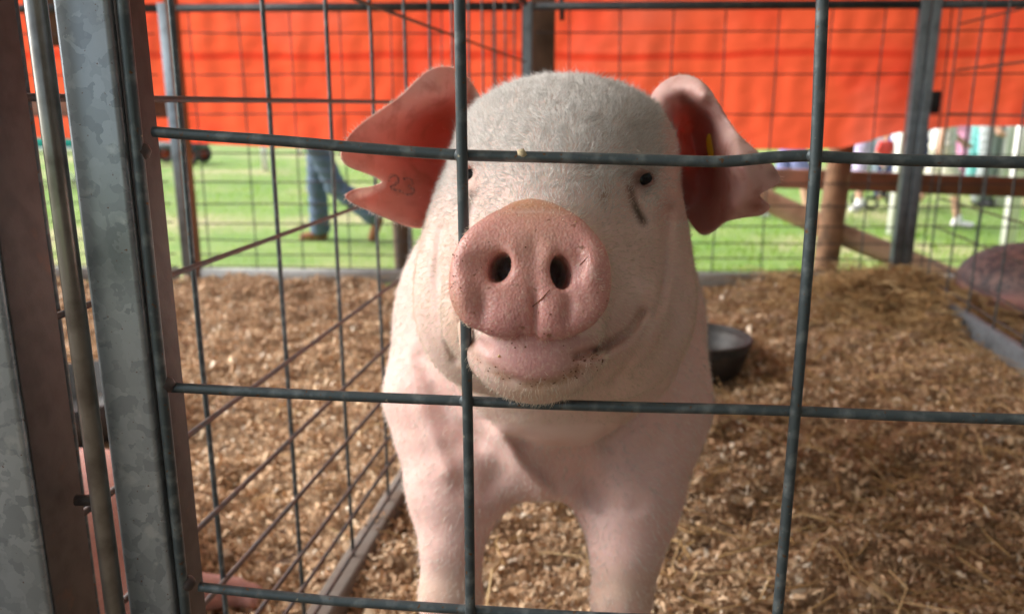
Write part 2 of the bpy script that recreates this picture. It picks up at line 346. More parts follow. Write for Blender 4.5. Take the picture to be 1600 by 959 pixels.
# ================================================================== PEN PANELS
HZ = [.157, .005, -.155, -.316, -.42, -.505, -.59, -.64, -.70]            # wire heights below the eye, measured on the left panel
def panel(name, label, O, d, u0, u1, vert, hz, m, r=.0031, frame=None, top=.35, base=None, basem=None, posts=(), postm=None, wav=.0015, cat='fence panel', group=None, hrange=None):
    """mesh panel in the vertical plane through O along d; u measured from O"""
    O = np.asarray(O, float); d = np.asarray(d, float); up = np.array([0, 0, 1.]); nn = np.cross(d, up)
    T = thing(name, tuple(O+d*(u0+u1)/2*1.0+np.array([0, 0, -O[2]])), label, cat, group)
    zt = EYE+top; zb = .03
    for u in vert:
        V, F = tube_g(wob([O+d*u+up*zb, O+d*u+up*zt], wav, 14), r, 8); mesh('wire', V, F, m, T)
    for h in hz:
        V, F = tube_g(wob([O+d*u0+nn*(2*r-.0004)+up*(EYE+h), O+d*u1+nn*(2*r-.0004)+up*(EYE+h)], wav, 20), r, 8); mesh('wire', V, F, M['oldwire'] if m is M['wire'] else m, T)
    if frame:
        V, F = tube_g([O+d*(u0-.02)+up*(EYE+top+.012), O+d*(u1+.02)+up*(EYE+top+.012)], frame, 12); mesh('top_rail', V, F, postm or M['darktube'], T)
    if base:
        z0, z1, th = base; V, F = box_g(O+d*(u0+u1)/2+up*(z0+z1)/2, nn, up, d, th/2, (z1-z0)/2, (u1-u0)/2, min(th, z1-z0)*.18); mesh('base_rail', V, F, basem, T)
    for u in posts:
        V, F = box_g(O+d*u+up*(zt+.0)/2, d, nn, up, .019, .019, zt/2+.03, .005); mesh('post', V, F, postm or M['tube'], T)
    return T
AY = R(8.54); dn = np.array([math.sin(AY), math.cos(AY), 0]); nn_ = np.array([math.cos(AY), -math.sin(AY), 0])
OL = -.435*nn_; OR = 1.10*nn_; BY = R(2.5); db = np.array([math.cos(BY), -math.sin(BY), 0]); OB = np.array([0, 3.3, 0]); OB = OB-db*(OB@db)
panel('side_panel', 'welded wire side panel with a board along its foot, left of the big pig', OL, dn, .50, 3.20, [.55+.2*k for k in range(14)], HZ, M['wire'], .0030, base=(0, .045, .04), basem=M['paleboard'], top=.36, frame=.012, postm=M['darktube'])
panel('side_panel', 'welded wire side panel with a blue-grey steel foot rail, right of the big pig', OR, dn, .36, 3.22, [.42+.2*k for k in range(15)], [.275, .12, -.03, -.18, -.33, -.44, -.57, -.64], M['wire'], .0030, base=(.025, .095, .03), basem=M['tube'], top=.37, frame=.012, postm=M['darktube'])
BH = [.27, .115, -.035, -.19, -.30, -.39, -.47, -.54, -.60, -.65]
def backp(label, u0, u1, v0, posts): return panel('back_panel', label, OB, db, u0, u1, [v0+.197*k for k in range(int((u1-v0)/.197)+1)], BH, M['wire'], .0027, frame=.016, top=.352, base=(.045, .100, .03), basem=M['palerail'], posts=posts, wav=.002)
backp('middle wire back panel behind the big pig, against the grass and orange tarp', -.06, 1.37, .075, (-.085, 1.395))
backp('wire back panel of the left pen, with the walking person seen through it', -1.44, -.13, -1.40, (-1.495,))
backp('wire back panel behind the dark pig at the right edge', 1.46, 2.75, 1.50, (1.436,))
backp('wire back panel at the far left, seen only between the posts', -2.9, -1.54, -2.87, ())
# front panel: bent heavy wires measured one by one
FY = R(6); df = np.array([math.cos(FY), -math.sin(FY), 0]); OF = np.array([0, .475, 0]); OF = OF-df*(OF@df); nf = np.array([math.sin(FY), math.cos(FY), 0]); UP = np.array([0, 0, 1.])
def onF(px, py, back=0.0):
    d = cc(px, py, 1.0) @ CR; t = (OF@nf+back)/(d@nf); return CAMP+d*t
T = thing('front_panel', (0, .475, 0), 'heavy bent wire front panel with galvanized edge tube, closest to the camera', 'fence panel')
def smooth_poly(pts, n=60):
    P = np.array(pts); t = np.linspace(0, len(P)-1, n); Q = np.array([[np.interp(a, range(len(P)), P[:, k]) for k in range(3)] for a in t])
    for _ in range(6): Q[1:-1] = (Q[:-2]+2*Q[1:-1]+Q[2:])/4
    return Q
RW = .0033
def beyond(pl, u1=1.06):
    q = onF(*pl[-1][:2], 2*RW-.0006); return [q+df*k for k in np.linspace(.05, u1-(q@df), 6)]
vwires = [[(716.5, -120), (718, 0), (722, 250), (727, 480), (732, 700), (735, 959), (738, 1300)], [(1289, -120), (1285, 0), (1276, 235), (1257, 480), (1243, 640), (1215, 959), (1180, 1300)]]

for pl in vwires:
    V, F = tube_g(smooth_poly([onF(x, y) for x, y in pl]), RW, 14); mesh('wire', V, F, M['wire'], T)
hw = [[(240, 206), (300, 211), (430, 219), (560, 231), (650, 238), (711, 242), (760, 244), (900, 247), (1050, 251), (1110, 253), (1150, 252), (1200, 246), (1265, 243), (1300, 246), (1420, 251), (1600, 254), (1860, 258)],
      [(268, 605), (380, 611), (520, 618), (650, 623), (725, 626), (860, 632), (1000, 636), (1150, 639), (1250, 642), (1400, 649), (1600, 655), (1830, 662)],
      [(312, 916), (400, 926), (520, 938), (640, 946), (735, 952), (900, 962), (1215, 975), (1760, 990)], [(225, -95), (700, -85), (1290, -88), (1860, -80)]]
for pl in hw:
    V, F = tube_g(list(smooth_poly([onF(x, y, 2*RW-.0006) for x, y in pl], 90))+beyond(pl), RW, 14); mesh('wire', V, F, M['wire'], T)
for k in range(4):
    V, F = tube_g(wob([OF+df*(.322+.2*k)+UP*.03, OF+df*(.322+.2*k)+UP*1.02], .0015, 12), RW, 12); mesh('wire', V, F, M['wire'], T)
for (x, y) in ((720, 243), (1271, 243), (727, 626), (1243, 642), (735, 952), (1214, 975)):   # weld beads
    c = onF(x, y, RW-.0003); V, F = lathe_g((0, 0, 0), [(0.0001, -.0042), (.0030, -.003), (.0042, 0), (.0030, .003), (.0001, .0042)], 12); V = [np.array(v)*np.array([1.0, 1, 1])+c for v in V]; mesh('weld', V, F, M['wire'], T)
def fcol(u0, u1, y0, y1, m, name, parent, bev=.003, back0=0.0, back1=.038):
    """upright box on the front plane between u0..u1 and set back0..back1 behind it"""
    c = OF+df*(u0+u1)/2+nf*(back0+back1)/2+UP*(y0+y1)/2
    V, F = box_g(c, df, nf, UP, (u1-u0)/2, (back1-back0)/2, (y1-y0)/2, bev); return mesh(name, V, F, m, parent)
fcol(-.3155, -.282, .0, 1.35, M['galv'], 'edge_tube', T, .003, -.004, .034)
V, F = tube_g(wob([OF+df*-.2775+UP*.03+nf*.001, OF+df*-.2735+UP*1.33+nf*.001], .0008, 12), .0035, 12); mesh('edge_wire', V, F, M['wire'], T)
o = fcol(-.2815, -.2795, .0, 1.35, M['tubeside'], 'edge_shade_sheet', T, .0006, .002, .0335)  # thin dark sheet carrying the painted shade of the tube's side
for zz in (EYE-.027, EYE-.175, EYE-.319):
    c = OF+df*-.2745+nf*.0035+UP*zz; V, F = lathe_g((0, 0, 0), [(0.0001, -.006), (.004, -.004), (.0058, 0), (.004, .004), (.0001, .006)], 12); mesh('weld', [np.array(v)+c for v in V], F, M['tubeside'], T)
for (x_, y_, r_) in ((815, 239, .0026), (817, 242, .0020)):
    c = onF(x_, y_, -.0010); V, F = lathe_g((0, 0, 0), [(.0001, -.0004), (r_, -.0003), (r_*.8, .0003), (.0001, .0004)], 5); V = np.array(V)+rng.normal(0, .0003, (len(V), 3)); mesh('stuck_flake', V @ np.array([[1, 0, 0], [0, .3, .9], [0, .9, -.3]])+c, F, M['paleflake'], T)
G = thing('gate', (-.42, .52, 0), 'galvanized pen gate edge at the far left of the picture', 'gate')
fcol(-.415, -.374, 0, 1.4, M['galv'], 'gate_tube', G, .003, -.005, .045)
fcol(-.3738, -.3725, 0, 1.4, M['tubeside'], 'gate_shade_sheet', G, .0006, .0, .044)  # sheet over the gate tube's side, its shade put into the colour
for pl in ([(-60, 700), (-30, 740)],):
    pass
fcol(-.445, -.430, 0, 1.4, M['bar'], 'gate_bar', G, .005, -.005, .012)
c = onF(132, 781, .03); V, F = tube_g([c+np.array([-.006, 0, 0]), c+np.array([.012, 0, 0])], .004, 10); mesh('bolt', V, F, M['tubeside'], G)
V, F = tube_g([OF+df*-.3195+UP*-.0+nf*-.012, OF+df*-.3195+UP*1.4+nf*-.012], .0062, 20); o = mesh('hinge_rod', V, F, M['bar'], None); tag(o, 'bare round steel rod standing between the two galvanized tubes', 'rod')
# ================================================================== TARP, ROOF, POSTS
edge = [(-700, 215), (45, 215), (240, 221), (400, 229), (600, 234), (900, 234), (1080, 232), (1250, 234), (1320, 231), (1350, 223), (1400, 208), (1450, 203), (1500, 197), (1600, 197), (2300, 190)]
TY = 3.62; ex = np.array([WD(x, y, TY) for x, y in edge])
nu, nv = 420, 90; us = np.linspace(-5.2, 4.2, nu); zb = np.interp(us, ex[:, 0], ex[:, 2]); tv = np.linspace(0, 1, nv)
U, TVv = np.meshgrid(us, tv, indexing='ij'); Zt = zb[:, None]+(2.35-zb[:, None])*TVv
p = np.stack([U, 0*U, Zt], -1).reshape(-1, 3); wr = .014*vnoise(p*np.array([1, 1, .4]), 5, 11)+.006*vnoise(p*np.array([1.6, 1, .5]), 18, 12)+.005*np.abs(vnoise(p*np.array([1, 1, .7]), 26, 14))+.003*vnoise(p, 60, 13)
Yt = TY+(-U*math.tan(BY)*.0)+wr.reshape(U.shape)
m = mat('orange_tarp', (.90, .115, .05), .45, noise=[(2.0, 4, (.82, .068, .035), .45, .7), (1.1, 6, (.90, .17, .11), .52, .68)], bump=(45, .25, .004)); M['tarp'] = m
N = m.node_tree.nodes; L = m.node_tree.links; b = N['Principled BSDF']; src = b.inputs['Base Color'].links[0].from_socket
tc = N.new('ShaderNodeTexCoord'); sx = N.new('ShaderNodeSeparateXYZ'); L.new(tc.outputs['Object'], sx.inputs[0]); an = N.new('ShaderNodeTexNoise'); an.inputs['Scale'].default_value = 1.2; L.new(tc.outputs['Object'], an.inputs['Vector'])
ad = N.new('ShaderNodeMath'); ad.operation = 'MULTIPLY_ADD'; L.new(an.outputs['Fac'], ad.inputs[0]); ad.inputs[1].default_value = .10; L.new(sx.outputs[2], ad.inputs[2])
fac = None
for zc, hw_ in ((.965, .022), (.545, .015)):
    s1 = N.new('ShaderNodeMath'); s1.operation = 'SUBTRACT'; L.new(ad.outputs[0], s1.inputs[0]); s1.inputs[1].default_value = zc+.05
    s2 = N.new('ShaderNodeMath'); s2.operation = 'ABSOLUTE'; L.new(s1.outputs[0], s2.inputs[0])
    s3 = N.new('ShaderNodeMapRange'); L.new(s2.outputs[0], s3.inputs[0]); s3.inputs[1].default_value = hw_*.4; s3.inputs[2].default_value = hw_; s3.inputs[3].default_value = 1; s3.inputs[4].default_value = 0
    if fac is None: fac = s3.outputs[0]
    else:
        mm = N.new('ShaderNodeMath'); mm.operation = 'MAXIMUM'; L.new(fac, mm.inputs[0]); L.new(s3.outputs[0], mm.inputs[1]); fac = mm.outputs[0]
mx = N.new('ShaderNodeMix'); mx.data_type = 'RGBA'; L.new(fac, mx.inputs['Factor']); L.new(src, mx.inputs[6]); mx.inputs[7].default_value = (.72, .055, .025, 1); L.new(mx.outputs[2], b.inputs['Base Color'])
tr = N.new('ShaderNodeBsdfTranslucent'); L.new(mx.outputs[2], tr.inputs[0]); ms = N.new('ShaderNodeMixShader'); ms.inputs[0].default_value = .85
L.new(b.outputs[0], ms.inputs[1]); L.new(tr.outputs[0], ms.inputs[2]); L.new(ms.outputs[0], N['Material Output'].inputs[0])
o = mesh('tarp', np.stack([U, Yt, Zt], -1), grid_faces(nu, nv), M['tarp'], origin=np.array([0, TY, 0.])); tag(o, 'wide orange tarp hanging behind the pens with light coming through', 'tarp')
V = []; F = []
rx = np.linspace(-2.1, 4.4, 30); ry = np.linspace(-3.2, 4.6, 20); X, Y = np.meshgrid(rx, ry, indexing='ij')
Z = 2.36+.38*(1-np.abs((Y-.7)/3.9)**1.3)-.03*np.cos(X*2.2)**2
o = mesh('unseen_tent_roof', np.stack([X, Y, Z], -1), grid_faces(30, 20), M['canvas']); md = o.modifiers.new('thickness', 'SOLIDIFY'); md.thickness = .004  # roof out of view, its reach and translucency shaped for the pen light
tag(o, 'unseen pale canvas roof over the pens, cut to shape the light', 'tent roof')
yw = np.linspace(-3.2, 4.6, 60); zw = np.linspace(GROUND+.02, 2.3, 12); Yw, Zw = np.meshgrid(yw, zw, indexing='ij'); Xw = 4.42+.05*np.sin(Yw*4.1)*(2.4-Zw)/2.4
o = mesh('light_block_wall', np.stack([Xw, Yw, Zw], -1), grid_faces(60, 12), M['blockercanvas']); o.modifiers.new('t', 'SOLIDIFY').thickness = .004; tag(o, 'unseen canvas wall added out at the right to block side light', 'light blocker')  # wall out of view, added to darken the pig's right side
xw = np.linspace(.2, 4.42, 40); Xw, Zw = np.meshgrid(xw, zw, indexing='ij'); Yw = -3.25+.05*np.sin(Xw*4.7)*(2.4-Zw)/2.4
o = mesh('light_block_wall', np.stack([Xw, Yw, Zw], -1), grid_faces(40, 12), M['blockercanvas']); o.modifiers.new('t', 'SOLIDIFY').thickness = .004; tag(o, 'unseen canvas wall added behind and right of the viewer to block light', 'light blocker')  # second added wall out of view, cuts sky light from the right
def pole(name, a, b, ra, rb, m, label, cat, seg=16, knots=0.0):
    P = wob([a, b], knots, 16); V, F = tube_g(P, np.linspace(ra, rb, 16), seg); o = mesh(name, V, F, m); return tag(o, label, cat)
c = WD(1284, 436, 3.86); pole('wooden_post', (c[0]-.01, c[1], GROUND-.1), (c[0]+.12, c[1]+.02, 2.35), .060, .048, M['log'], 'round brown wooden post behind the back panel, right of the big pig', 'post', knots=.006)
c = WD(848, 60, 3.42); 
V, F = box_g((c[0], c[1], 1.1), (1, 0, 0), (0, 1, 0), UP, .048, .03, 1.42, .006); o = mesh('wooden_post', V, F, M['wood']); tag(o, 'square dark timber post at the corner above the big pig\'s head', 'post')
c = WD(634, 385, 3.75); pole('wooden_post', (c[0], c[1], GROUND-.1), (c[0]-.02, c[1], .62), .046, .045, M['wood'], 'short dark wooden post just under the big pig\'s left ear tip', 'post', knots=.003)
c = WD(283, 200, 3.36); V, F = box_g((c[0]+.005, c[1], 1.1), (1, 0, 0), (0, 1, 0), UP, .022, .02, 1.42, .004); o = mesh('wooden_post', V, F, M['redboard']); tag(o, 'narrow brown timber upright beside the left pen corner tube', 'post')
a = WD(30, 166, 3.5); b = WD(280, 168, 3.5); V, F = box_g((a+b)/2, (0, 1, 0), UP, (b-a)/np.linalg.norm(b-a), .012, .042, np.linalg.norm(b-a)/2, .004); o = mesh('cross_board', V, F, M['redboard']); tag(o, 'brown board fixed across behind the far left corner', 'board')
a = WD(93, 35, 3.45); V, F = box_g((a[0], a[1], 1.32), (1, 0, 0), (0, 1, 0), UP, .09, .03, .33, .006); o = mesh('hanging_board', V, F, M['wood']); tag(o, 'dark wooden board hanging high behind the steel rod at far left', 'board')
a = WD(1150, 276, 4.15); b = WD(1680, 296, 4.05); V, F = box_g((a+b)/2, (0, 1, 0), UP, (b-a)/np.linalg.norm(b-a), .02, .048, np.linalg.norm(b-a)/2, .006); o = mesh('wooden_rail', V, F, M['redboard']); tag(o, 'long reddish brown wooden rail running across in front of the crowd', 'rail')
a = WD(1060, 268, 4.2); b = WD(1560, 462, 3.62); M['palelog'] = mat('peeled_log', (.50, .33, .22), .8, noise=[(10, 6, (.30, .18, .11), .45, .7)], bump=(30, .5, .005))
pole('fallen_log', a, b, .056, .050, M['palelog'], 'slanting peeled log brace lying behind the post at the right', 'log', knots=.012)
c = WD(1458, 160, 3.27); V, F = box_g(c, (1, 0, 0), UP, (0, 1, 0), .022, .042, .012, .004); o = mesh('latch_plate', V, F, M['darktube']); tag(o, 'dark latch plate fixed to the right rear corner post', 'latch')
a = WD(878, 0, 3.32); V, F = tube_g(wob([a+UP*.03, a-UP*.075], .002, 6), .010, 8); o = mesh('hook', V, F, M['darktube']); tag(o, 'small dark hook hanging from the back rail beside the timber post', 'hook')
# feed bowl
bc = np.array([.535, 2.26, .015])
BW = thing('feed_bowl', tuple(bc), 'black rubber feed bowl on the shavings just right of the big pig', 'bowl')
V, F = lathe_g(bc, [(.0, 0), (.112, 0), (.122, .010), (.142, .068), (.150, .098), (.139, .098), (.131, .068), (.108, .020), (0, .016)], 56); mesh('bowl_body', V, F, M['rubber'], BW)
t = np.linspace(0, 2*math.pi, 57); V, F = tube_g([(bc[0]+.146*math.cos(q), bc[1]+.146*math.sin(q), bc[2]+.099) for q in t], .007, 8, cap=False); mesh('rim', V, F, M['rubber'], BW)
# ================================================================== THE BIG PIG
OUT = np.array([(0, 127), (15, 124), (33, 120), (48, 119), (62, 119), (76, 123), (90, 125), (104, 121), (114, 115), (130, 116), (147, 122), (165, 126), (180, 129), (192, 133), (203.5, 134), (217, 132), (228, 124), (237, 119), (254, 108), (270, 107), (288, 110), (304, 121), (320, 130), (336, 133), (348, 130), (360, 127)], float)
PZ = .452; PC = cc(830, 425, PZ).astype(np.float32); PXM = PZ/FPX
def pad_sdf(q):
    d = q-PC; th = np.degrees(np.arctan2(d[:, 1], d[:, 0])) % 360; ro = np.interp(th, OUT[:, 0], OUT[:, 1])*PXM
    rho = np.hypot(d[:, 0], d[:, 1]); w_ = d[:, 2]-1.9*np.maximum(d[:, 1]-.008, 0)**2*8-.9*rho**2
    a = rho-(ro-.007); b = np.abs(w_-.011)-.011+.007-.0
    return np.minimum(np.maximum(a, b), 0)+np.hypot(np.maximum(a, 0), np.maximum(b, 0))-.007
def e(px, py, z, rx, ry, rz): return (cc(px, py, z), (rx, ry, rz))
HEAD = [(e(884, 264, .74, .085, .0775, .10), .0), (e(798, 243, .722, .045, .046, .07), .032), (e(968, 248, .722, .047, .046, .07), .032),
        (e(874, 292, .690, .066, .062, .095), .05), (e(868, 345, .640, .074, .070, .105), .05), (e(752, 440, .715, .056, .088, .10), .04), (e(968, 440, .705, .060, .092, .10), .04),
        (e(865, 500, .690, .098, .064, .09), .04), (e(880, 470, .86, .135, .15, .15), .05)]
BODY = []
def pw(px, py, z): return W(px, py, z).astype(np.float32)
LEGP = [  # big pig's front legs: points (px,py,z,r)
    [(703, 630, 1.00, .080), (712, 770, .955, .052), (706, 850, .93, .0335), (704, 930, .925, .0345)],
    [(1008, 640, 1.00, .080), (983, 785, .955, .055), (978, 860, .93, .0385), (971, 932, .925, .0325)]]
MR = [(900, 556), (932, 547), (962, 532), (988, 512), (1003, 488)]; ML = [(760, 545), (742, 530), (728, 508), (722, 490)]
LIP = [(731, 524), (742, 552), (766, 576), (798, 594), (836, 602), (874, 596), (905, 580), (930, 556)]
def pig_sdf(p):
    p = p.astype(np.float32); q = ((p-CAMP.astype(np.float32)) @ CR.T.astype(np.float32)).astype(np.float32)
    # trunk (world axes)
    d = s_ell(p, pw(858, 520, 1.06)+np.array([0, .02, .0]), (.203, .20, .205))
    d = smin(d, s_ell(p, (.065, 1.48, .50), (.205, .42, .20)), .10)
    d = smin(d, s_ell(p, (.08, 1.86, .50), (.185, .20, .205)), .08)
    d = smin(d, s_ell(p, pw(845, 690, .955), (.085, .07, .065)), .05)
    for lp in LEGP:
        P = [pw(*a[:3]) for a in lp]
        for a, b, ra, rb, k in ((P[0], P[1], lp[0][3], lp[1][3], .05), (P[1], P[2], lp[1][3], lp[2][3], .025), (P[2], P[3], lp[2][3], lp[3][3], .015)): d = smin(d, s_cap(p, a, b, ra, rb), k)
        k_ = P[3]; ft = np.array([k_[0], k_[1]-.012, .055]); d = smin(d, s_cap(p, k_, ft, lp[3][3]*.93, .026), .015)
        for sx_ in (-1, 1): d = smin(d, s_cap(p, ft+np.array([sx_*.013, -.005, -.01]), np.array([ft[0]+sx_*.017, ft[1]-.03, .018]), .019, .015), .008)
    for sx_ in (-1, 1):
        x0 = .075+sx_*.115; d = smin(d, s_cap(p, (x0, 1.85, .42), (x0+sx_*.01, 1.95, .26), .11, .055), .06); d = smin(d, s_cap(p, (x0+sx_*.01, 1.97, .27), (x0, 1.90, .12), .047, .034), .02); d = smin(d, s_cap(p, (x0, 1.90, .12), (x0, 1.87, .02), .032, .028), .015)
    d = smin(d, s_cap(p, (.08, 2.05, .60), (.10, 2.12, .52), .018, .008), .02)
    # head (camera axes)
    h = None
    for (c, r), k in HEAD: h = s_ell(q, c, r) if h is None else smin(h, s_ell(q, c, r), k)
    h = smin(h, s_cap(q, cc(858, 405, .60), cc(834, 428, .492), .058, .0395), .035)
    h = smin(h, s_ell(q, cc(935, 500, .60), (.046, .040, .055)), .025)            # right lip pouch
    h = smin(h, s_ell(q, cc(762, 500, .60), (.036, .036, .05)), .025)
    h = smin(h, s_cap(q, cc(862, 525, .64), cc(846, 540, .512), .046, .032), .025)
    h = smin(h, s_ell(q, cc(834, 490, .518), (.041, .030, .036)), .014); h = smin(h, s_cap(q, cc(752, 512, .512), cc(756, 545, .512), .014, .015), .014)
    h = smin(h, s_ell(q, cc(836, 550, .497), (.0385, .0305, .034)), .012)
    d = smin(d, h, .045)
    x = 800+q[:, 0]/q[:, 2]*FPX; y = 479.5-q[:, 1]/q[:, 2]*FPX
    fr = (q[:, 2] < .72) & (q[:, 2] > .3)
    if fr.any():
        X_ = x[fr]; Y_ = y[fr]; Z_ = q[fr, 2]; a = np.zeros(fr.sum(), np.float32)
        g = lambda cx, cy, sx, sy: np.exp(-((X_-cx)/sx)**2-((Y_-cy)/sy)**2)
        a += .010*g(1002, 285, 22, 20)+.007*g(738, 275, 20, 22)                  # eye sockets
        a -= .004*g(1005, 252, 30, 12)+.004*g(742, 244, 28, 12)                  # brow ridges
        a += .005*g(985, 335, 22, 34)+.004*g(748, 335, 16, 30)
        a += .0058*np.exp(-(polydist(X_, Y_, MR)/6.5)**2)+.003*np.exp(-(polydist(X_, Y_, ML)/8)**2)
        a -= .004*np.exp(-((polydist(X_, Y_, [(x_+20, y_+12) for x_, y_ in MR]))/12)**2)
        a += .0035*np.exp(-(polydist(X_, Y_, [(1045, 330), (1040, 420), (1030, 480), (1000, 540), (960, 590)])/9)**2)
        a += .003*np.exp(-(polydist(X_, Y_, [(690, 360), (683, 430), (690, 500), (712, 560)])/9)**2)
        a += .0016*np.exp(-(polydist(X_, Y_, LIP)/7)**2)*(Z_ < .56)
        a += .0012*g(900, 262, 60, 3)+.0012*g(880, 283, 70, 3)                    # faint brow wrinkles
        d[fr] += a
    fn = (q[:, 2] > .72) & (q[:, 2] < 1.05)
    if fn.any():
        X_ = x[fn]; Y_ = y[fn]; a = np.zeros(fn.sum(), np.float32)
        a += .006*np.exp(-(polydist(X_, Y_, [(660, 560), (680, 610), (705, 660), (750, 690)])/16)**2)
        a -= .011*np.exp(-(polydist(X_, Y_, [(750, 650), (792, 695), (815, 730), (848, 760)])/14)**2)*np.clip((Y_-655)/50, 0, 1)
        a -= .004*np.exp(-(polydist(X_, Y_, [(655, 640), (680, 690), (700, 735)])/14)**2)
        a += .012*np.exp(-(polydist(X_, Y_, [(870, 745), (905, 742), (935, 780)])/24)**2)
        a += .006*np.exp(-(polydist(X_, Y_, [(775, 740), (755, 765), (725, 760)])/20)**2)
        a += .005*np.exp(-(polydist(X_, Y_, [(940, 795), (985, 800), (1000, 792)])/7)**2)
        a += .006*np.exp(-(polydist(X_, Y_, [(1062, 420), (1050, 560), (1000, 640), (950, 690)])/16)**2)+.0006*np.sin((X_*.35+Y_*.9)/9+2*np.sin(X_/60))*np.exp(-((Y_-690)/50)**2)
        d[fn] += a
    # snout pad, nostrils, philtrum
    pad = pad_sdf(q); ne = np.abs(pad) < .03
    if ne.any():
        u = q[ne]; X_ = x[ne]; Y_ = y[ne]; a = pad[ne].copy()
        g = lambda cx, cy, sx, sy: np.exp(-((X_-cx)/sx)**2-((Y_-cy)/sy)**2)
        a += .0024*np.exp(-((X_-834-.02*(Y_-420))/8)**2)*np.clip((Y_-360)/60, 0, 1)+.0065*g(817, 532, 10, 16)
        a -= .0042*g(925, 425, 20, 36)+.0030*g(724, 452, 16, 40)+.0030*g(793, 490, 30, 30)+.0028*g(862, 495, 24, 30)
        a += .0032*g(754, 478, 8, 24)+.0032*g(888, 480, 9, 24)+.0034*g(904, 415, 9, 24)+.0030*g(835, 470, 5, 60)
        a -= .0020*g(833, 350, 60, 26)+.0012*g(800, 400, 10, 24)+.0012*g(858, 400, 8, 24)
        pad[ne] = a
    d = smin(d, pad, .0022)
    def hole(d, px, py, rx, ry, ang, dx, k):
        ca, sa = math.cos(R(ang)), math.sin(R(ang)); rot = np.array([[ca, -sa, 0], [sa, ca, 0], [0, 0, 1]])
        for i in range(7):
            z = .440+.010*i; d = smax(d, -s_ell(q, cc(px, py, .45)*np.array([1, 1, 0])+np.array([dx*i, 0, z]), (rx*(1-.05*i), ry*(1-.05*i), .010), rot), k)
        return d
    d = smax(d, -s_cap(q, cc(722, 411, .4475), cc(772, 416, .4500), .0045, .0092), .006)
    d = smax(d, -s_cap(q, cc(905, 404, .4475), cc(884, 415, .4500), .0035, .0075), .006)
    d = hole(d, 776, 417, .0066, .0098, -24, .0008, .0030)
    d = hole(d, 880, 425, .0066, .0112, 8, -.0006, .0024)
    return d.astype(np.float32)
xs = rng_axis([(-.26, -.10, .007), (-.10, .12, .0022), (.12, .40, .006)])
ys = rng_axis([(.36, .52, .0022), (.52, .80, .0036), (.80, 1.15, .008), (1.15, 2.25, .02)])
zs = rng_axis([(-.01, .36, .0075), (.36, .52, .004), (.52, .70, .0022), (.70, .82, .0036)])
PV, PF = sdf_mesh(pig_sdf, xs, ys, zs)
PIG = thing('pig', (.05, 1.2, 0), 'big pale pink pig standing front on with its wet snout pushed through the wire', 'pig')
pigo = mesh('body', PV, PF, M['white'], PIG)
# skin colour
x, y, z = topx(PV); head = z < .80
q = tocam(PV).astype(np.float32); padd = pad_sdf(q)
def g(cx, cy, sx, sy): return np.exp(-((x-cx)/sx)**2-((y-cy)/sy)**2)*head
def lerp(c, col, f): return c*(1-f[:, None])+np.array(col)*f[:, None]
C = np.tile(np.array([.71, .48, .44]), (len(PV), 1))
C = lerp(C, (.75, .57, .52), np.clip((.86-z)/.08, 0, 1)*.9)
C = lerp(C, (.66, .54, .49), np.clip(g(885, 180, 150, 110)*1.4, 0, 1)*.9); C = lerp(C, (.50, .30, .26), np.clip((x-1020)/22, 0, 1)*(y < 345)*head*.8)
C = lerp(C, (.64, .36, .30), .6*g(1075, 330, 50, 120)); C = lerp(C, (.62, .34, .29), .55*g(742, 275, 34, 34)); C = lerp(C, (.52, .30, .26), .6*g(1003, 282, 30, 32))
padm = np.clip(1-np.clip(padd-np.where((q[:, 2] < PZ+.010) & (padd < .02), .0034, .0006), 0, 1)/.0012, 0, 1)*(z < .52)
lipm = ((y > 525) & (z < .535))*np.clip((602-6e-3*(x-836)**2-y)/8, 0, 1)*np.clip(1-np.abs(x-836)/100, 0, 1)**.3
C = lerp(C, (.54, .26, .25), lipm*.95)
C = lerp(C, (.64, .31, .275), padm); C = lerp(C, (.48, .20, .20), padm*np.clip((y-455)/60, 0, 1)*.8)
C = lerp(C, (.62, .31, .16), padm*np.clip(g(835, 312, 75, 26)*1.2, 0, 1)*.8); C = lerp(C, (.66, .37, .28), padm*g(835, 375, 50, 40)*.5); C = lerp(C, (.52, .25, .24), padm*g(925, 440, 40, 60)*.5)
nz = .5+.5*vnoise(PV, 260, 21); nz2 = .5+.5*vnoise(PV, 90, 22)
C = lerp(C, (.30, .14, .07), np.exp(-(polydist(x, y, LIP)/10)**2)*(z < .56)*np.clip(nz*1.5, .25, 1)*.85)
C = lerp(C, (.38, .20, .13), np.exp(-(polydist(x, y, MR)/(5+4*nz))**2)*(z < .70)*(.15+.5*nz)*np.clip(.4+np.abs(x-955)/60, 0, 1)); C = lerp(C, (.52, .30, .24), np.exp(-(polydist(x, y, MR)/26)**2)*(z < .70)*.5); C = lerp(C, (.24, .12, .06), g(905, 572, 26, 14)*.8*nz)  # smile's corner shadow painted along the mouth line, dirt at its inner end
C = lerp(C, (.58, .40, .25), g(842, 615, 90, 18)*(z < .6)*.6); C = lerp(C, (.55, .36, .20), g(710, 510, 14, 50)*(z < .7)*.5)
for pl, wd_, f_ in (([(985, 294), (990, 315), (997, 332), (1005, 346)], 8, .97), ([(736, 300), (734, 318), (730, 335), (728, 355)], 6, .95), ([(748, 292), (742, 306)], 4, .8), ([(735, 262), (748, 272), (742, 288)], 4, .5)):
    C = lerp(C, (.045, .028, .015), np.exp(-(polydist(x, y, pl)/wd_)**2)*head*(z < .72)*f_)
C = lerp(C, (.10, .06, .045), g(1001, 281, 15, 13)*.95); C = lerp(C, (.20, .13, .08), g(944, 305, 10, 16)*.75); C = lerp(C, (.25, .17, .12), g(905, 265, 30, 7)*.3); C = lerp(C, (.62, .30, .25), g(1035, 335, 14, 34)*.5)
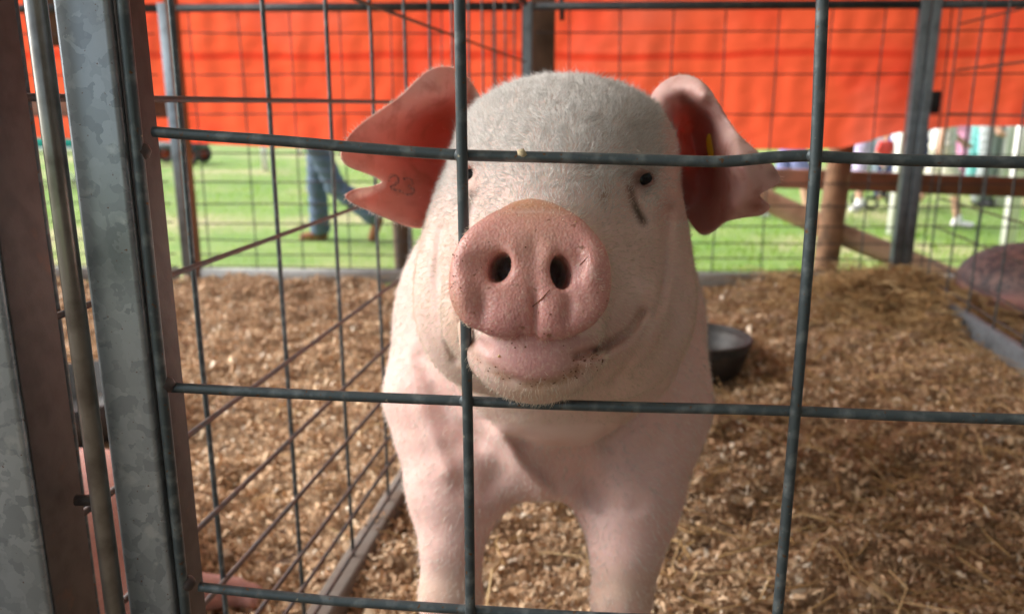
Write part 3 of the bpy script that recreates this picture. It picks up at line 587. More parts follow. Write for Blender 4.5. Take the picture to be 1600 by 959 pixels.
C = lerp(C, (.50, .38, .26), np.exp(-((y-930)/45)**2)*(z < 1.05)*.55)
setcol(pigo, 'col', C)
wet = np.maximum(padm, lipm*.6); setcol(pigo, 'wet', np.stack([wet, wet, wet], 1))
def pig_material():
    m = bpy.data.materials.new('pig_skin'); m.use_nodes = True; n = m.node_tree; N = n.nodes; L = n.links; b = N['Principled BSDF']
    a = N.new('ShaderNodeAttribute'); a.attribute_name = 'col'; wt = N.new('ShaderNodeAttribute'); wt.attribute_name = 'wet'; tc = N.new('ShaderNodeTexCoord')
    def noise(s, det, lo, hi):
        t = N.new('ShaderNodeTexNoise'); t.inputs['Scale'].default_value = s; t.inputs['Detail'].default_value = det; L.new(tc.outputs['Object'], t.inputs['Vector'])
        r = N.new('ShaderNodeMapRange'); r.inputs[1].default_value = lo; r.inputs[2].default_value = hi; L.new(t.outputs['Fac'], r.inputs[0]); return r.outputs[0]
    def mix(f, A, B, mode='MIX'):
        k = N.new('ShaderNodeMix'); k.data_type = 'RGBA'; k.blend_type = mode
        if isinstance(f, float): k.inputs[0].default_value = f
        else: L.new(f, k.inputs[0])
        for i, v in ((6, A), (7, B)):
            if isinstance(v, tuple): k.inputs[i].default_value = (*v, 1)
            else: L.new(v, k.inputs[i])
        return k.outputs[2]
    def mul(A, B):
        k = N.new('ShaderNodeMath'); k.operation = 'MULTIPLY'
        for i, v in ((0, A), (1, B)):
            if isinstance(v, float): k.inputs[i].default_value = v
            else: L.new(v, k.inputs[i])
        return k.outputs[0]
    c = mix(mul(noise(35, 4, .4, .75), .35), a.outputs['Color'], (.60, .33, .27))
    c = mix(mul(noise(420, 3, .50, .72), .35), c, (.80, .60, .50))
    c = mix(mul(noise(150, 4, .66, .72), mul(wt.outputs['Fac'], .75)), c, (.22, .09, .04))
    L.new(c, b.inputs['Base Color'])
    b.inputs['Subsurface Weight'].default_value = .35; b.inputs['Subsurface Radius'].default_value = (1, .35, .2); b.inputs['Subsurface Scale'].default_value = .006
    rr = N.new('ShaderNodeMapRange'); L.new(wt.outputs['Fac'], rr.inputs[0]); rr.inputs[3].default_value = .62; rr.inputs[4].default_value = .36; L.new(rr.outputs[0], b.inputs['Roughness'])
    v = N.new('ShaderNodeTexVoronoi'); v.inputs['Scale'].default_value = 620; L.new(tc.outputs['Object'], v.inputs['Vector'])
    b1 = N.new('ShaderNodeBump'); b1.inputs['Distance'].default_value = .0011; L.new(v.outputs['Distance'], b1.inputs['Height']); L.new(mul(wt.outputs['Fac'], .30), b1.inputs['Strength'])
    mp = N.new('ShaderNodeMapping'); mp.inputs['Scale'].default_value = (1, 1, .22); L.new(tc.outputs['Object'], mp.inputs[0]); t = N.new('ShaderNodeTexNoise'); t.inputs['Scale'].default_value = 700; t.inputs['Detail'].default_value = 3; L.new(mp.outputs[0], t.inputs['Vector'])
    b2 = N.new('ShaderNodeBump'); b2.inputs['Distance'].default_value = .0017; b2.inputs['Strength'].default_value = .18; L.new(t.outputs['Fac'], b2.inputs['Height']); L.new(b1.outputs[0], b2.inputs['Normal']); L.new(b2.outputs[0], b.inputs['Normal'])
    return m
M['pig'] = pig_material(); pigo.data.materials[0] = M['pig']
def hit(px, py, z0=.40, z1=1.2):
    zs_ = np.arange(z0, z1, .001); P = np.array([W(px, py, zz) for zz in zs_], np.float32); d = pig_sdf(P); k = np.argmax(d < 0); return P[k].astype(float), zs_[k]
M['whisker'] = mat('whisker', (.75, .70, .60), .5)
# eyes
for (px, py, r, lab) in ((1001, 280, .0080, None), (738, 274, .0066, None)):
    c, zz = hit(px, py); r *= 1.3; c = c+(c-CAMP)/np.linalg.norm(c-CAMP)*r*.72; fw = -(c-CAMP)/np.linalg.norm(c-CAMP)
    V, F = lathe_g(c, [(r*math.sin(t), r*math.cos(t)) for t in np.linspace(.001, math.pi-.001, 14)], 20); mesh('eye', V, F, M['eye'], PIG)
    for sgn, rr_ in ((1, r*.80), (-1, r*.76)):  # lids
        P = []
        for t in np.linspace(-1.25, 1.25, 12):
            v = np.array([math.sin(t*1.25)*rr_*1.08, sgn*math.cos(t*1.25)*rr_*.86, 0]); P.append(c+v@CR+fw*(r*.70-.0012*abs(t)))
        V, F = tube_g(P, [.0011+.0014*math.sin(math.pi*i/11) for i in range(12)], 8); o = mesh('eyelid', V, F, M['pig'], PIG); setcol(o, 'col', np.tile([.36, .20, .17], (len(V), 1))); setcol(o, 'wet', np.zeros((len(V), 3)))
        if sgn > 0:
            gs = []
            for i in range(1, 11):
                a_ = P[i]+fw*.0015; gs.append(tube_g([a_, a_+np.array([.0006*(i-5), 0, .002])+fw*.004, a_+np.array([.0012*(i-5)+.002, 0, .0035+.001*rng.random()])+fw*.010], [.00016, .00014, .00006], 5))
            V, F = join_g(gs); o = mesh('eyelashes', V, F, M['whisker'], PIG); o['kind'] = 'stuff'
# ---------------------------------------------------------------- ears: curved sheets with real thickness
def tps(ctrl):
    A = np.array(ctrl, float); P = A[:, :2]/100; n = len(P)
    def U(r2): return r2*np.log(r2+1e-9)
    K = U(((P[:, None]-P[None])**2).sum(2)); K[range(n), range(n)] = 2e-3; Q = np.hstack([np.ones((n, 1)), P]); Mx = np.block([[K, Q], [Q.T, np.zeros((3, 3))]])
    s = np.linalg.solve(Mx, np.concatenate([A[:, 2], np.zeros(3)]))
    return lambda x, y: U((((np.stack([x, y], 1)/100)[:, None]-P[None])**2).sum(2)) @ s[:n]+np.hstack([np.ones((len(x), 1)), np.stack([x, y], 1)/100]) @ s[n:]
def dens(poly, step=4.0):
    out = []
    for a, b in zip(poly, poly[1:]+poly[:1]):
        a = np.array(a, float); b = np.array(b, float); n = max(1, int(np.hypot(*(b-a))/step))
        for k in range(n): out.append(tuple(a+(b-a)*k/n))
    return out
def chaikin(poly, it=2, keep=()):
    P = [np.array(p, float) for p in poly]
    for _ in range(it):
        Q = []
        for a, b in zip(P, P[1:]+P[:1]): Q += [a*.75+b*.25, a*.25+b*.75]
        P = Q
    return [tuple(p) for p in P]
EARM = []
def ear(name, outline, ctrl, colf, thick=.0026, step=3.6):
    ol = dens(chaikin(outline, 2), step); n = len(ol); P = np.array(ol)
    f = tps(ctrl); gx_, gy_ = np.meshgrid(np.arange(P[:, 0].min(), P[:, 0].max(), step), np.arange(P[:, 1].min(), P[:, 1].max(), step)); G_ = np.stack([gx_.ravel(), gy_.ravel()], 1)
    a = P; b = np.roll(P, -1, 0); ins = np.zeros(len(G_), bool)
    for (x0, y0), (x1, y1) in zip(a, b):
        if y0 == y1: continue
        cnd = ((G_[:, 1] < y0) != (G_[:, 1] < y1)) & (G_[:, 0] < (x1-x0)*(G_[:, 1]-y0)/(y1-y0)+x0); ins ^= cnd
    G_ = G_[ins]; dd = polydist(G_[:, 0], G_[:, 1], ol+[ol[0]]); G_ = G_[dd > step*.6]
    allp = [Vector(p) for p in ol]+[Vector(p) for p in G_]
    vo, ed, fo, *_ = delaunay_2d_cdt(allp, [(i, (i+1) % n) for i in range(n)], [], 1, 1e-6)
    vo = np.array([tuple(v) for v in vo]); zz = f(vo[:, 0], vo[:, 1])
    de = polydist(vo[:, 0], vo[:, 1], ol+[ol[0]])
    V = np.array([W(p[0], p[1], z_) for p, z_ in zip(vo, zz)])
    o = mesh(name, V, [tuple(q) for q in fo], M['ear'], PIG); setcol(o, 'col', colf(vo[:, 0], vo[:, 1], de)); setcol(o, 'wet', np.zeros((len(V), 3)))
    md = o.modifiers.new('thickness', 'SOLIDIFY'); md.thickness = thick; md.offset = 0
    sb = o.modifiers.new('smooth', 'SUBSURF'); sb.levels = 1; sb.render_levels = 1
    fo3 = np.array([q for q in fo if len(q) == 3]); A_ = V[fo3]; nr_ = np.cross(A_[:, 1]-A_[:, 0], A_[:, 2]-A_[:, 0]); fl_ = (nr_*(CAMP-A_.mean(1))).sum(1) < 0; fo3[fl_] = fo3[fl_][:, ::-1]
    EARM.append((V, fo3, ol)); return o, f
M['ear'] = mat('ear_skin', rough=.6, attr='col', noise=[(60, 4, (.42, .16, .12), .5, .8)], bump=(500, .25, .0008), sss=(.35, .006), trans=(.18, (.78, .28, .20)))
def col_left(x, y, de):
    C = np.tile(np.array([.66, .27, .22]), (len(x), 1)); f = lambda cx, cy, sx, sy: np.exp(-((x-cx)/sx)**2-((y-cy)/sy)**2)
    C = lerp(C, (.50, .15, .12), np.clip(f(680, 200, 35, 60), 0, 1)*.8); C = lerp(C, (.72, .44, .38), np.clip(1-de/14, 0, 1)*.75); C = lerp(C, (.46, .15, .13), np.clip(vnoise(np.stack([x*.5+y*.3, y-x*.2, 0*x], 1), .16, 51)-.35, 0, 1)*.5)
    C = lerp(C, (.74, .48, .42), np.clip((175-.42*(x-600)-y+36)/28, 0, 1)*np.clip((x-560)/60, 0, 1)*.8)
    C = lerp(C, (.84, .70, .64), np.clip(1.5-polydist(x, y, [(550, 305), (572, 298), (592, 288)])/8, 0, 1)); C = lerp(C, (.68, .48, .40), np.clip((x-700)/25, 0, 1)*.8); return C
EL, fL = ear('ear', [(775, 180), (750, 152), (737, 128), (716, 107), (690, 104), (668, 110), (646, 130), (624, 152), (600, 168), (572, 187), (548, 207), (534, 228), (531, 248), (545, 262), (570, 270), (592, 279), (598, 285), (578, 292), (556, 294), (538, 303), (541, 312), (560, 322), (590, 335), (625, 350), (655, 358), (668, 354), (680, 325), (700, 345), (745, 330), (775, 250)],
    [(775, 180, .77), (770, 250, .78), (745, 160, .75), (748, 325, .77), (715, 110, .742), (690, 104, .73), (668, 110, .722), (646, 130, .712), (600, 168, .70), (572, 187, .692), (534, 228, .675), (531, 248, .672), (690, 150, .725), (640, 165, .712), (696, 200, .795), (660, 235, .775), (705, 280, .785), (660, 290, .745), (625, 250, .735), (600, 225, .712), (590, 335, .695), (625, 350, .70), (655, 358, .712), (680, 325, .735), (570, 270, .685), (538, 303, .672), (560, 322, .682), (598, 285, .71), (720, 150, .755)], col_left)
def col_right(x, y, de):
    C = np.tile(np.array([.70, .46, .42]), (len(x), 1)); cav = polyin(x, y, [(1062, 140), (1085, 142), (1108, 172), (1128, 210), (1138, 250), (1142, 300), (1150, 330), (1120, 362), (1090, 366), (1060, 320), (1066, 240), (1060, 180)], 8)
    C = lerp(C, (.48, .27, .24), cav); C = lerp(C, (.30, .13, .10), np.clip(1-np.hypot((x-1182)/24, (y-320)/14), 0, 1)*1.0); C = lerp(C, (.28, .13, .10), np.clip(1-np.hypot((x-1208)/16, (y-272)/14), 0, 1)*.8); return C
def polyin(x, y, poly, soft):
    ins = np.zeros(len(x), bool)
    for (x0, y0), (x1, y1) in zip(poly, poly[1:]+poly[:1]):
        if y0 != y1: ins ^= ((y < y0) != (y < y1)) & (x < (x1-x0)*(y-y0)/(y1-y0)+x0)
    d = polydist(x, y, poly+[poly[0]]); return np.clip(.5+np.where(ins, d, -d)/soft, 0, 1)
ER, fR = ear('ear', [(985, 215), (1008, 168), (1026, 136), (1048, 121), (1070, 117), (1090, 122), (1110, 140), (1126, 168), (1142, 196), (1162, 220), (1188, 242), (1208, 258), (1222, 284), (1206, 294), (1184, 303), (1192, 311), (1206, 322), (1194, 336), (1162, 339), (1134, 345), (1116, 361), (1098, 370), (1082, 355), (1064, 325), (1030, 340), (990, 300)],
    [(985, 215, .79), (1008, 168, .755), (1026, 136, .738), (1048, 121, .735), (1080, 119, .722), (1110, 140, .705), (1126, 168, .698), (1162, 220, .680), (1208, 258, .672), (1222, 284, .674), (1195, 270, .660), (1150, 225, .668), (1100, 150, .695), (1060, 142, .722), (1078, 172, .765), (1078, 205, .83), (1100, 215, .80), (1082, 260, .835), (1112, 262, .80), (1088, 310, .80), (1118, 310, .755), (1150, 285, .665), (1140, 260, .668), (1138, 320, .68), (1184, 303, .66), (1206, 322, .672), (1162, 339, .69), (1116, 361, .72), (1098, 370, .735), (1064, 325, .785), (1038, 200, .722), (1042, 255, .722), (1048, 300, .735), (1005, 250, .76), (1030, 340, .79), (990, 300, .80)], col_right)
# yellow tag inside the right ear
P = []; c0 = np.array([1113, 236]); 
ring = [(c0[0]+13*math.cos(t)*.62+5*math.sin(t), c0[1]+27*math.sin(t)) for t in np.linspace(0, 6.283, 24, endpoint=False)]
zt_ = float(fR(np.array([1108.]), np.array([236.]))[0])-.03
V0 = [W(a, b, zt_) for a, b in ring]; V1 = [W(a, b, zt_+.003) for a, b in ring]; n = 24
mesh('ear_tag', V0+V1, [tuple(range(n)), tuple(range(2*n-1, n-1, -1))]+[(k, (k+1) % n, n+(k+1) % n, n+k) for k in range(n)], M['tag'], PIG)
# tattooed number 23 inside the left ear
def ink(strokes):
    gs = []
    for st in strokes:
        P = np.array(st, float); t = np.linspace(0, len(P)-1, 4*len(P)); P = np.stack([np.interp(t, range(len(P)), P[:, k]) for k in (0, 1)], 1)
        for _ in range(2): P[1:-1] = (P[:-2]+2*P[1:-1]+P[2:])/4
        zz = fL(P[:, 0], P[:, 1])-.0026; gs.append(tube_g([W(a+rng.normal(0, .35), b+rng.normal(0, .35), c) for (a, b), c in zip(P, zz+.0009)], .0013*(1+.3*rng.normal(size=len(P))).clip(.5, 1.6), 6))
    return join_g(gs)
V, F = ink([[(607, 283), (608, 276), (616, 273), (622, 277), (622, 284), (616, 290), (609, 295), (618, 297), (629, 300)]]); mesh('tattoo_digit', V, F, M['ink'], PIG)
V, F = ink([[(630, 281), (637, 278), (644, 282), (643, 289), (636, 291), (644, 294), (647, 301), (640, 306), (631, 303)]]); mesh('tattoo_digit', V, F, M['ink'], PIG)
# ---------------------------------------------------------------- bristles
tri = np.concatenate([PF[:, [0, 1, 2]], PF[:, [0, 2, 3]]])
def bristles(n, name, densf, Lf, colf, rad, flow, lift=.45, verts=PV, faces=tri, cu=.3):
    A = verts[faces]; nr = np.cross(A[:, 1]-A[:, 0], A[:, 2]-A[:, 0]); ar = np.linalg.norm(nr, axis=1)/2; cen = A.mean(1); x, y, z = topx(cen)
    vis = ((nr/(2*ar[:, None]+1e-12))*(CAMP-cen)/np.linalg.norm(CAMP-cen, axis=1)[:, None]).sum(1) > -.25
    wgt = ar*densf(x, y, z, cen)*vis; wgt /= wgt.sum(); k = rng.choice(len(faces), n, p=wgt); u = rng.random((n, 2)); s = u.sum(1) > 1; u[s] = 1-u[s]
    a = A[k]; p = a[:, 0]+u[:, :1]*(a[:, 1]-a[:, 0])+u[:, 1:]*(a[:, 2]-a[:, 0]); nm = nr[k]/(2*ar[k][:, None]); x, y, z = topx(p)
    fl = flow(x, y, p) @ CR; fl = fl-(fl*nm).sum(1)[:, None]*nm; fl /= np.linalg.norm(fl, axis=1)[:, None]+1e-9
    Ln = Lf(x, y, z)*(.5+.8*rng.random(n)); d = fl+nm*(lift*(.5+rng.random(n)))[:, None]+rng.normal(0, .22, (n, 3)); d /= np.linalg.norm(d, axis=1)[:, None]
    bend = (rng.normal(0, cu, (n, 3))-nm*.25)*Ln[:, None]; p1 = p+d*(Ln*.5)[:, None]+bend*.15; p2 = p+d*Ln[:, None]+bend*.6
    sd_ = np.cross(d, CAMP-p); sd_ /= np.linalg.norm(sd_, axis=1)[:, None]; sd_ *= (rad(z)*(.7+.6*rng.random(n)))[:, None]; dp = np.cross(sd_, d)
    V = np.stack([p-nm*.0005-sd_, p-nm*.0005+sd_, p-nm*.0005+dp, p1-sd_*.7, p1+sd_*.7, p1+dp*.7, p2], 1).reshape(-1, 3); b = np.arange(n)*7
    F = np.concatenate([np.stack([b+i, b+j, b+j+3], 1) for i, j in ((0, 1), (1, 2), (2, 0))]+[np.stack([b+i, b+j+3, b+i+3], 1) for i, j in ((0, 1), (1, 2), (2, 0))]+[np.stack([b+3+i, b+3+j, b+6], 1) for i, j in ((0, 1), (1, 2), (2, 0))])
    o = mesh(name, V, F, M['hair'], PIG, smooth=True); o['kind'] = 'stuff'; setcol(o, 'col', np.repeat(colf(x, y, n), 7, 0)); return o
def notpad(cen, m=.0035):
    x, y, z = topx(cen); w_ = (pad_sdf(tocam(cen).astype(np.float32)) > m)*1.0
    for pl in ([(1001, 280), (987, 296), (990, 315), (997, 332), (1004, 345)], [(735, 268), (742, 290), (734, 318), (730, 350)]): w_ *= 1-.96*np.exp(-(polydist(x, y, pl)/13)**4)
    w_ *= 1-.93*np.clip((x-1024)/16, 0, 1)*(y < 345)
    return w_
def away(x, y, p):
    dx = x-862; dy = -(y-330); v = np.stack([dx, dy, 60+0*dx], 1); sw = 90*vnoise(p, 75, 31)+70*vnoise(p, 170, 32); v[:, 0] += sw-dy*.15; v[:, 1] += 80*vnoise(p, 90, 33)+25; return v
def hc(x, y, n): return np.array([.74, .725, .70])*(.62+.50*rng.random((n, 1))**.7)
bristles(72000, 'forehead_bristles', lambda x, y, z, c: (z < .86)*notpad(c)*np.clip((350-y)/110+.1*np.abs(x-860)/150, 0, 1)*(y < 390)*(np.hypot(x-1001, y-280) > 15), lambda x, y, z: .0062+.0022*np.clip((260-y)/100, 0, 1)-.002*np.clip((y-290)/60, 0, 1), hc, lambda z: .00017+0*z, away, .22, cu=.5)
bristles(42000, 'cheek_bristles', lambda x, y, z, c: (z < .84)*notpad(c)*(y > 290)*(y < 660)*np.clip((y-290)/60, .15, 1)*(1-.96*((y > 525)*(y < 604-6e-3*(x-836)**2)*(np.abs(x-836) < 98)*(z < .54))), lambda x, y, z: .0055+0*x, lambda x, y, n: np.array([.80, .70, .58])*(.7+.4*rng.random((n, 1))), lambda z: .00013+0*z, lambda x, y, p: np.stack([x-850, -(y-430)*.8-40, 90+0*x], 1), .35)
bristles(26000, 'body_bristles', lambda x, y, z, c: (z > .84)*(z < 1.3)*1.0, lambda x, y, z: .009+0*x, lambda x, y, n: np.array([.82, .76, .70])*(.75+.35*rng.random((n, 1))), lambda z: .00026+0*z, lambda x, y, p: np.stack([(x-860)*.2+30*vnoise(p, 40, 61), -60+0*x, 20+0*x], 1), .3)
bristles(520, 'snout_bristles', lambda x, y, z, c: (z < .5)*(1-notpad(c, .002))*(.15+np.clip((np.hypot(x-830, y-420)-85)/30, 0, 1)), lambda x, y, z: .0028+0*x, lambda x, y, n: np.array([.78, .66, .50])*(.8+.4*rng.random((n, 1))), lambda z: .00011+0*z, lambda x, y, p: np.stack([x-830, -(y-420), 10+0*x], 1), .8)
for (ve, fe, ol_) in EARM:
    ec = np.mean(np.array(ol_), 0); edge_ = ol_+[ol_[0]]
    bristles(3200, 'ear_bristles', lambda x, y, z, c: .12+np.exp(-(polydist(x, y, edge_)/7)**2)*2, lambda x, y, z: .0040+0*x, lambda x, y, n: np.array([.80, .70, .62])*(.7+.4*rng.random((n, 1))), lambda z: .00013+0*z, lambda x, y, p: np.stack([x-ec[0], -(y-ec[1]), 20+0*x], 1), .35, verts=ve, faces=fe)
def whisk(name, pts, r, m):
    gs = []
    for pl in pts:
        P = []
        for i, (px, py, lift_) in enumerate(pl): h_, zz = hit(px, py); P.append(W(px, py, zz-lift_))
        gs.append(tube_g(wob(P, .0002, 8), np.linspace(r, r*.35, 8), 6))
    V, F = join_g(gs); return mesh(name, V, F, m, PIG)
M['whisker'] = mat('whisker', (.75, .70, .60), .5)
for pl_ in [[(963, 360, 0), (975, 352, .008), (988, 344, .016)], [(912, 340, 0), (918, 334, .004), (925, 328, .008)], [(940, 374, 0), (950, 370, .003), (960, 366, .007)], [(1000, 388, 0), (1010, 385, .003), (1018, 383, .005)], [(702, 400, 0), (694, 398, .003), (690, 390, .003)], [(975, 262, .001), (988, 252, .006), (1004, 244, .010)], [(970, 250, .001), (980, 240, .006), (996, 232, .009)], [(738, 318, .0), (733, 306, .006), (727, 300, .01)]]: whisk('whisker', [pl_], .00024, M['whisker'])
# straw bits and dirt specks stuck on the snout
def speck(px, py, r, m=None):
    c, _ = hit(px, py); n = rng.normal(size=(6, 3)); V, F = lathe_g(c, [(.0001, -r*.6), (r*.8, -r*.3), (r, 0), (r*.7, r*.4), (.0001, r*.6)], 6); V = np.array(V)+rng.normal(0, r*.18, (len(V), 3)); return V, F
pts = [(717, 380, .5), (738, 378, .6), (744, 422, .8), (752, 418, .6), (764, 378, .5), (821, 386, .9), (708, 430, .5), (712, 445, .5), (722, 421, .7), (718, 462, .6), (729, 470, .5), (735, 500, .7), (754, 505, .7), (757, 510, .6), (768, 517, .5), (860, 491, .7), (901, 484, 1.1), (920, 423, .5), (908, 470, .5), (866, 533, .7), (880, 540, .5), (800, 536, .7), (805, 543, .7), (821, 542, .9), (793, 541, .6), (781, 557, .6), (903, 526, .7), (935, 541, .7), (868, 507, .6), (893, 430, .5), (948, 470, .5), (941, 455, .5), (903, 452, .5), (711, 416, .6), (706, 448, .5), (714, 400, .5), (850, 521, .5)]
for _ in range(60): 
    t = rng.random()*(len(LIP)-1); k = int(t); a = np.array(LIP[k])*(1-t+k)+np.array(LIP[k+1])*(t-k); pts.append((a[0]+rng.normal(0, 7), a[1]+rng.normal(0, 6), .3+.6*rng.random()))
for _ in range(26): pts.append((rng.normal(712, 7), rng.uniform(380, 480), .35+.3*rng.random()))
for _ in range(22): pts.append((rng.uniform(890, 945), rng.normal(560, 12), .35+.5*rng.random()))
V, F = join_g([speck(a, b, .0007*c+.0002) for a, b, c in pts]); o = mesh('mud_specks', V, F, M['dirt'], PIG); o['kind'] = 'stuff'
M['chip'] = mat('straw_chip', (.70, .50, .25), .7)
for t3 in ((780, 556, .0013), (899, 347, .0009), (840, 355, .0006), (752, 600, .0008), (914, 360, .0006), (788, 424, .0009)):
    V, F = speck(*t3); mesh('straw_chip', V, F, M['chip'], PIG)
for pl in ([(832, 479), (846, 467), (859, 453)], [(906, 414), (913, 407), (920, 400)]):
    V, F = tube_g([W(a, b, hit(a, b)[1]-.0008) for a, b in pl], [.0002, .00035, .00018], 6); mesh('stalk', V, F, M['dirt'], PIG)
# ================================================================== THE OTHER PIGS
def lying_pig(sx, cen, L, Wd, H, rot, legs, headpos):
    """low lying pig: sdf in its own axes, x along the body"""
    ca, sa = math.cos(rot), math.sin(rot); cen = np.array(cen)
    def f(p):
        q = p-cen.astype(np.float32); q = np.stack([q[:, 0]*ca+q[:, 1]*sa, -q[:, 0]*sa+q[:, 1]*ca, q[:, 2]], 1).astype(np.float32)
        d = s_ell(q, (0, 0, H*.5), (L*.42, Wd*.5, H*.52)); d = smin(d, s_ell(q, (-L*.28, 0, H*.48), (L*.2, Wd*.52, H*.52)), .06)
        d = smin(d, s_ell(q, (L*.28, 0, H*.46), (L*.2, Wd*.48, H*.48)), .06); hp = np.array(headpos, float)
        d = smin(d, s_ell(q, hp, (.13, .10, .10)), .06); d = smin(d, s_cap(q, hp, hp+np.array([.16, -.02, -.04]), .07, .042), .03)
        for es in (-1, 1): d = smin(d, s_ell(q, hp+np.array([-.03, es*.085, .07]), (.045, .03, .05)), .015)
        for a, b, c in legs: d = smin(d, s_cap(q, a, b, .06, .035), .03); d = smin(d, s_cap(q, b, c, .032, .022), .015)
        return d.astype(np.float32)
    return f
def swirl(p): return p
f = lying_pig(1, (-.74, .93, .0), .85, .34, .24, R(80), [], (-.42, .02, .13))
tp = WH(366, 924, .04); bs = np.array([-.58, 1.0, .08])
def f1(p): 
    d = smin(f(p), s_cap(p.astype(np.float32), bs, (bs+tp)/2+np.array([0, 0, .015]), .045, .034), .03); d = smin(d, s_cap(p.astype(np.float32), (bs+tp)/2+np.array([0, 0, .015]), tp, .034, .022), .015)
    for s_ in (-1, 1): d = smin(d, s_cap(p.astype(np.float32), tp, tp+np.array([.028, s_*.012, -.008]), .018, .012), .006)
    return d
V, F = sdf_mesh(f1, np.arange(-1.05, -.22, .011), np.arange(.30, 1.75, .011), np.arange(-.02, .46, .011))
P2 = thing('pig', (-.66, .98, 0), 'pink pig lying in the left pen close behind the galvanized tubes', 'pig')
o = mesh('body', V, F, M['pig'], P2); setcol(o, 'col', np.tile([.42, .22, .20], (len(V), 1))); setcol(o, 'wet', np.zeros((len(V), 3)))
f = lying_pig(1, (2.24, 2.86, .0), 1.25, .50, .275, R(-8), [((-.35, -.2, .10), (-.30, -.38, .06), (-.42, -.42, .03)), ((.3, -.2, .10), (.36, -.38, .06), (.26, -.42, .03))], (.62, .02, .16))
V, F = sdf_mesh(f, np.arange(1.45, 3.25, .018), np.arange(2.3, 3.3, .018), np.arange(-.02, .42, .018))
P3 = thing('pig', (2.20, 2.86, 0), 'dark purplish brown pig with a pink belly lying in the right hand pen', 'pig')
o = mesh('body', V, F, M['pig'], P3); t = np.clip((V[:, 2]-.095+.02*vnoise(V, 12, 41)-.05*(V[:, 1]-2.7))/.03, 0, 1)[:, None]
setcol(o, 'col', np.array([.46, .23, .22])*(1-t)+np.array([.030, .026, .040])*t); setcol(o, 'wet', np.zeros((len(V), 3)))
tb = WH(120, 716, .0); tb = np.array([tb[0]-.08, tb[1]+.16, .015])
TB = thing('feed_tub', tuple(tb), 'low dark tub in the left pen, glimpsed between the steel tubes', 'tub')
V, F = lathe_g(tb, [(0, 0), (.17, 0), (.18, .01), (.20, .10), (.19, .10), (.17, .02), (0, .016)], 40); mesh('tub_body', V, F, M['rubber'], TB)
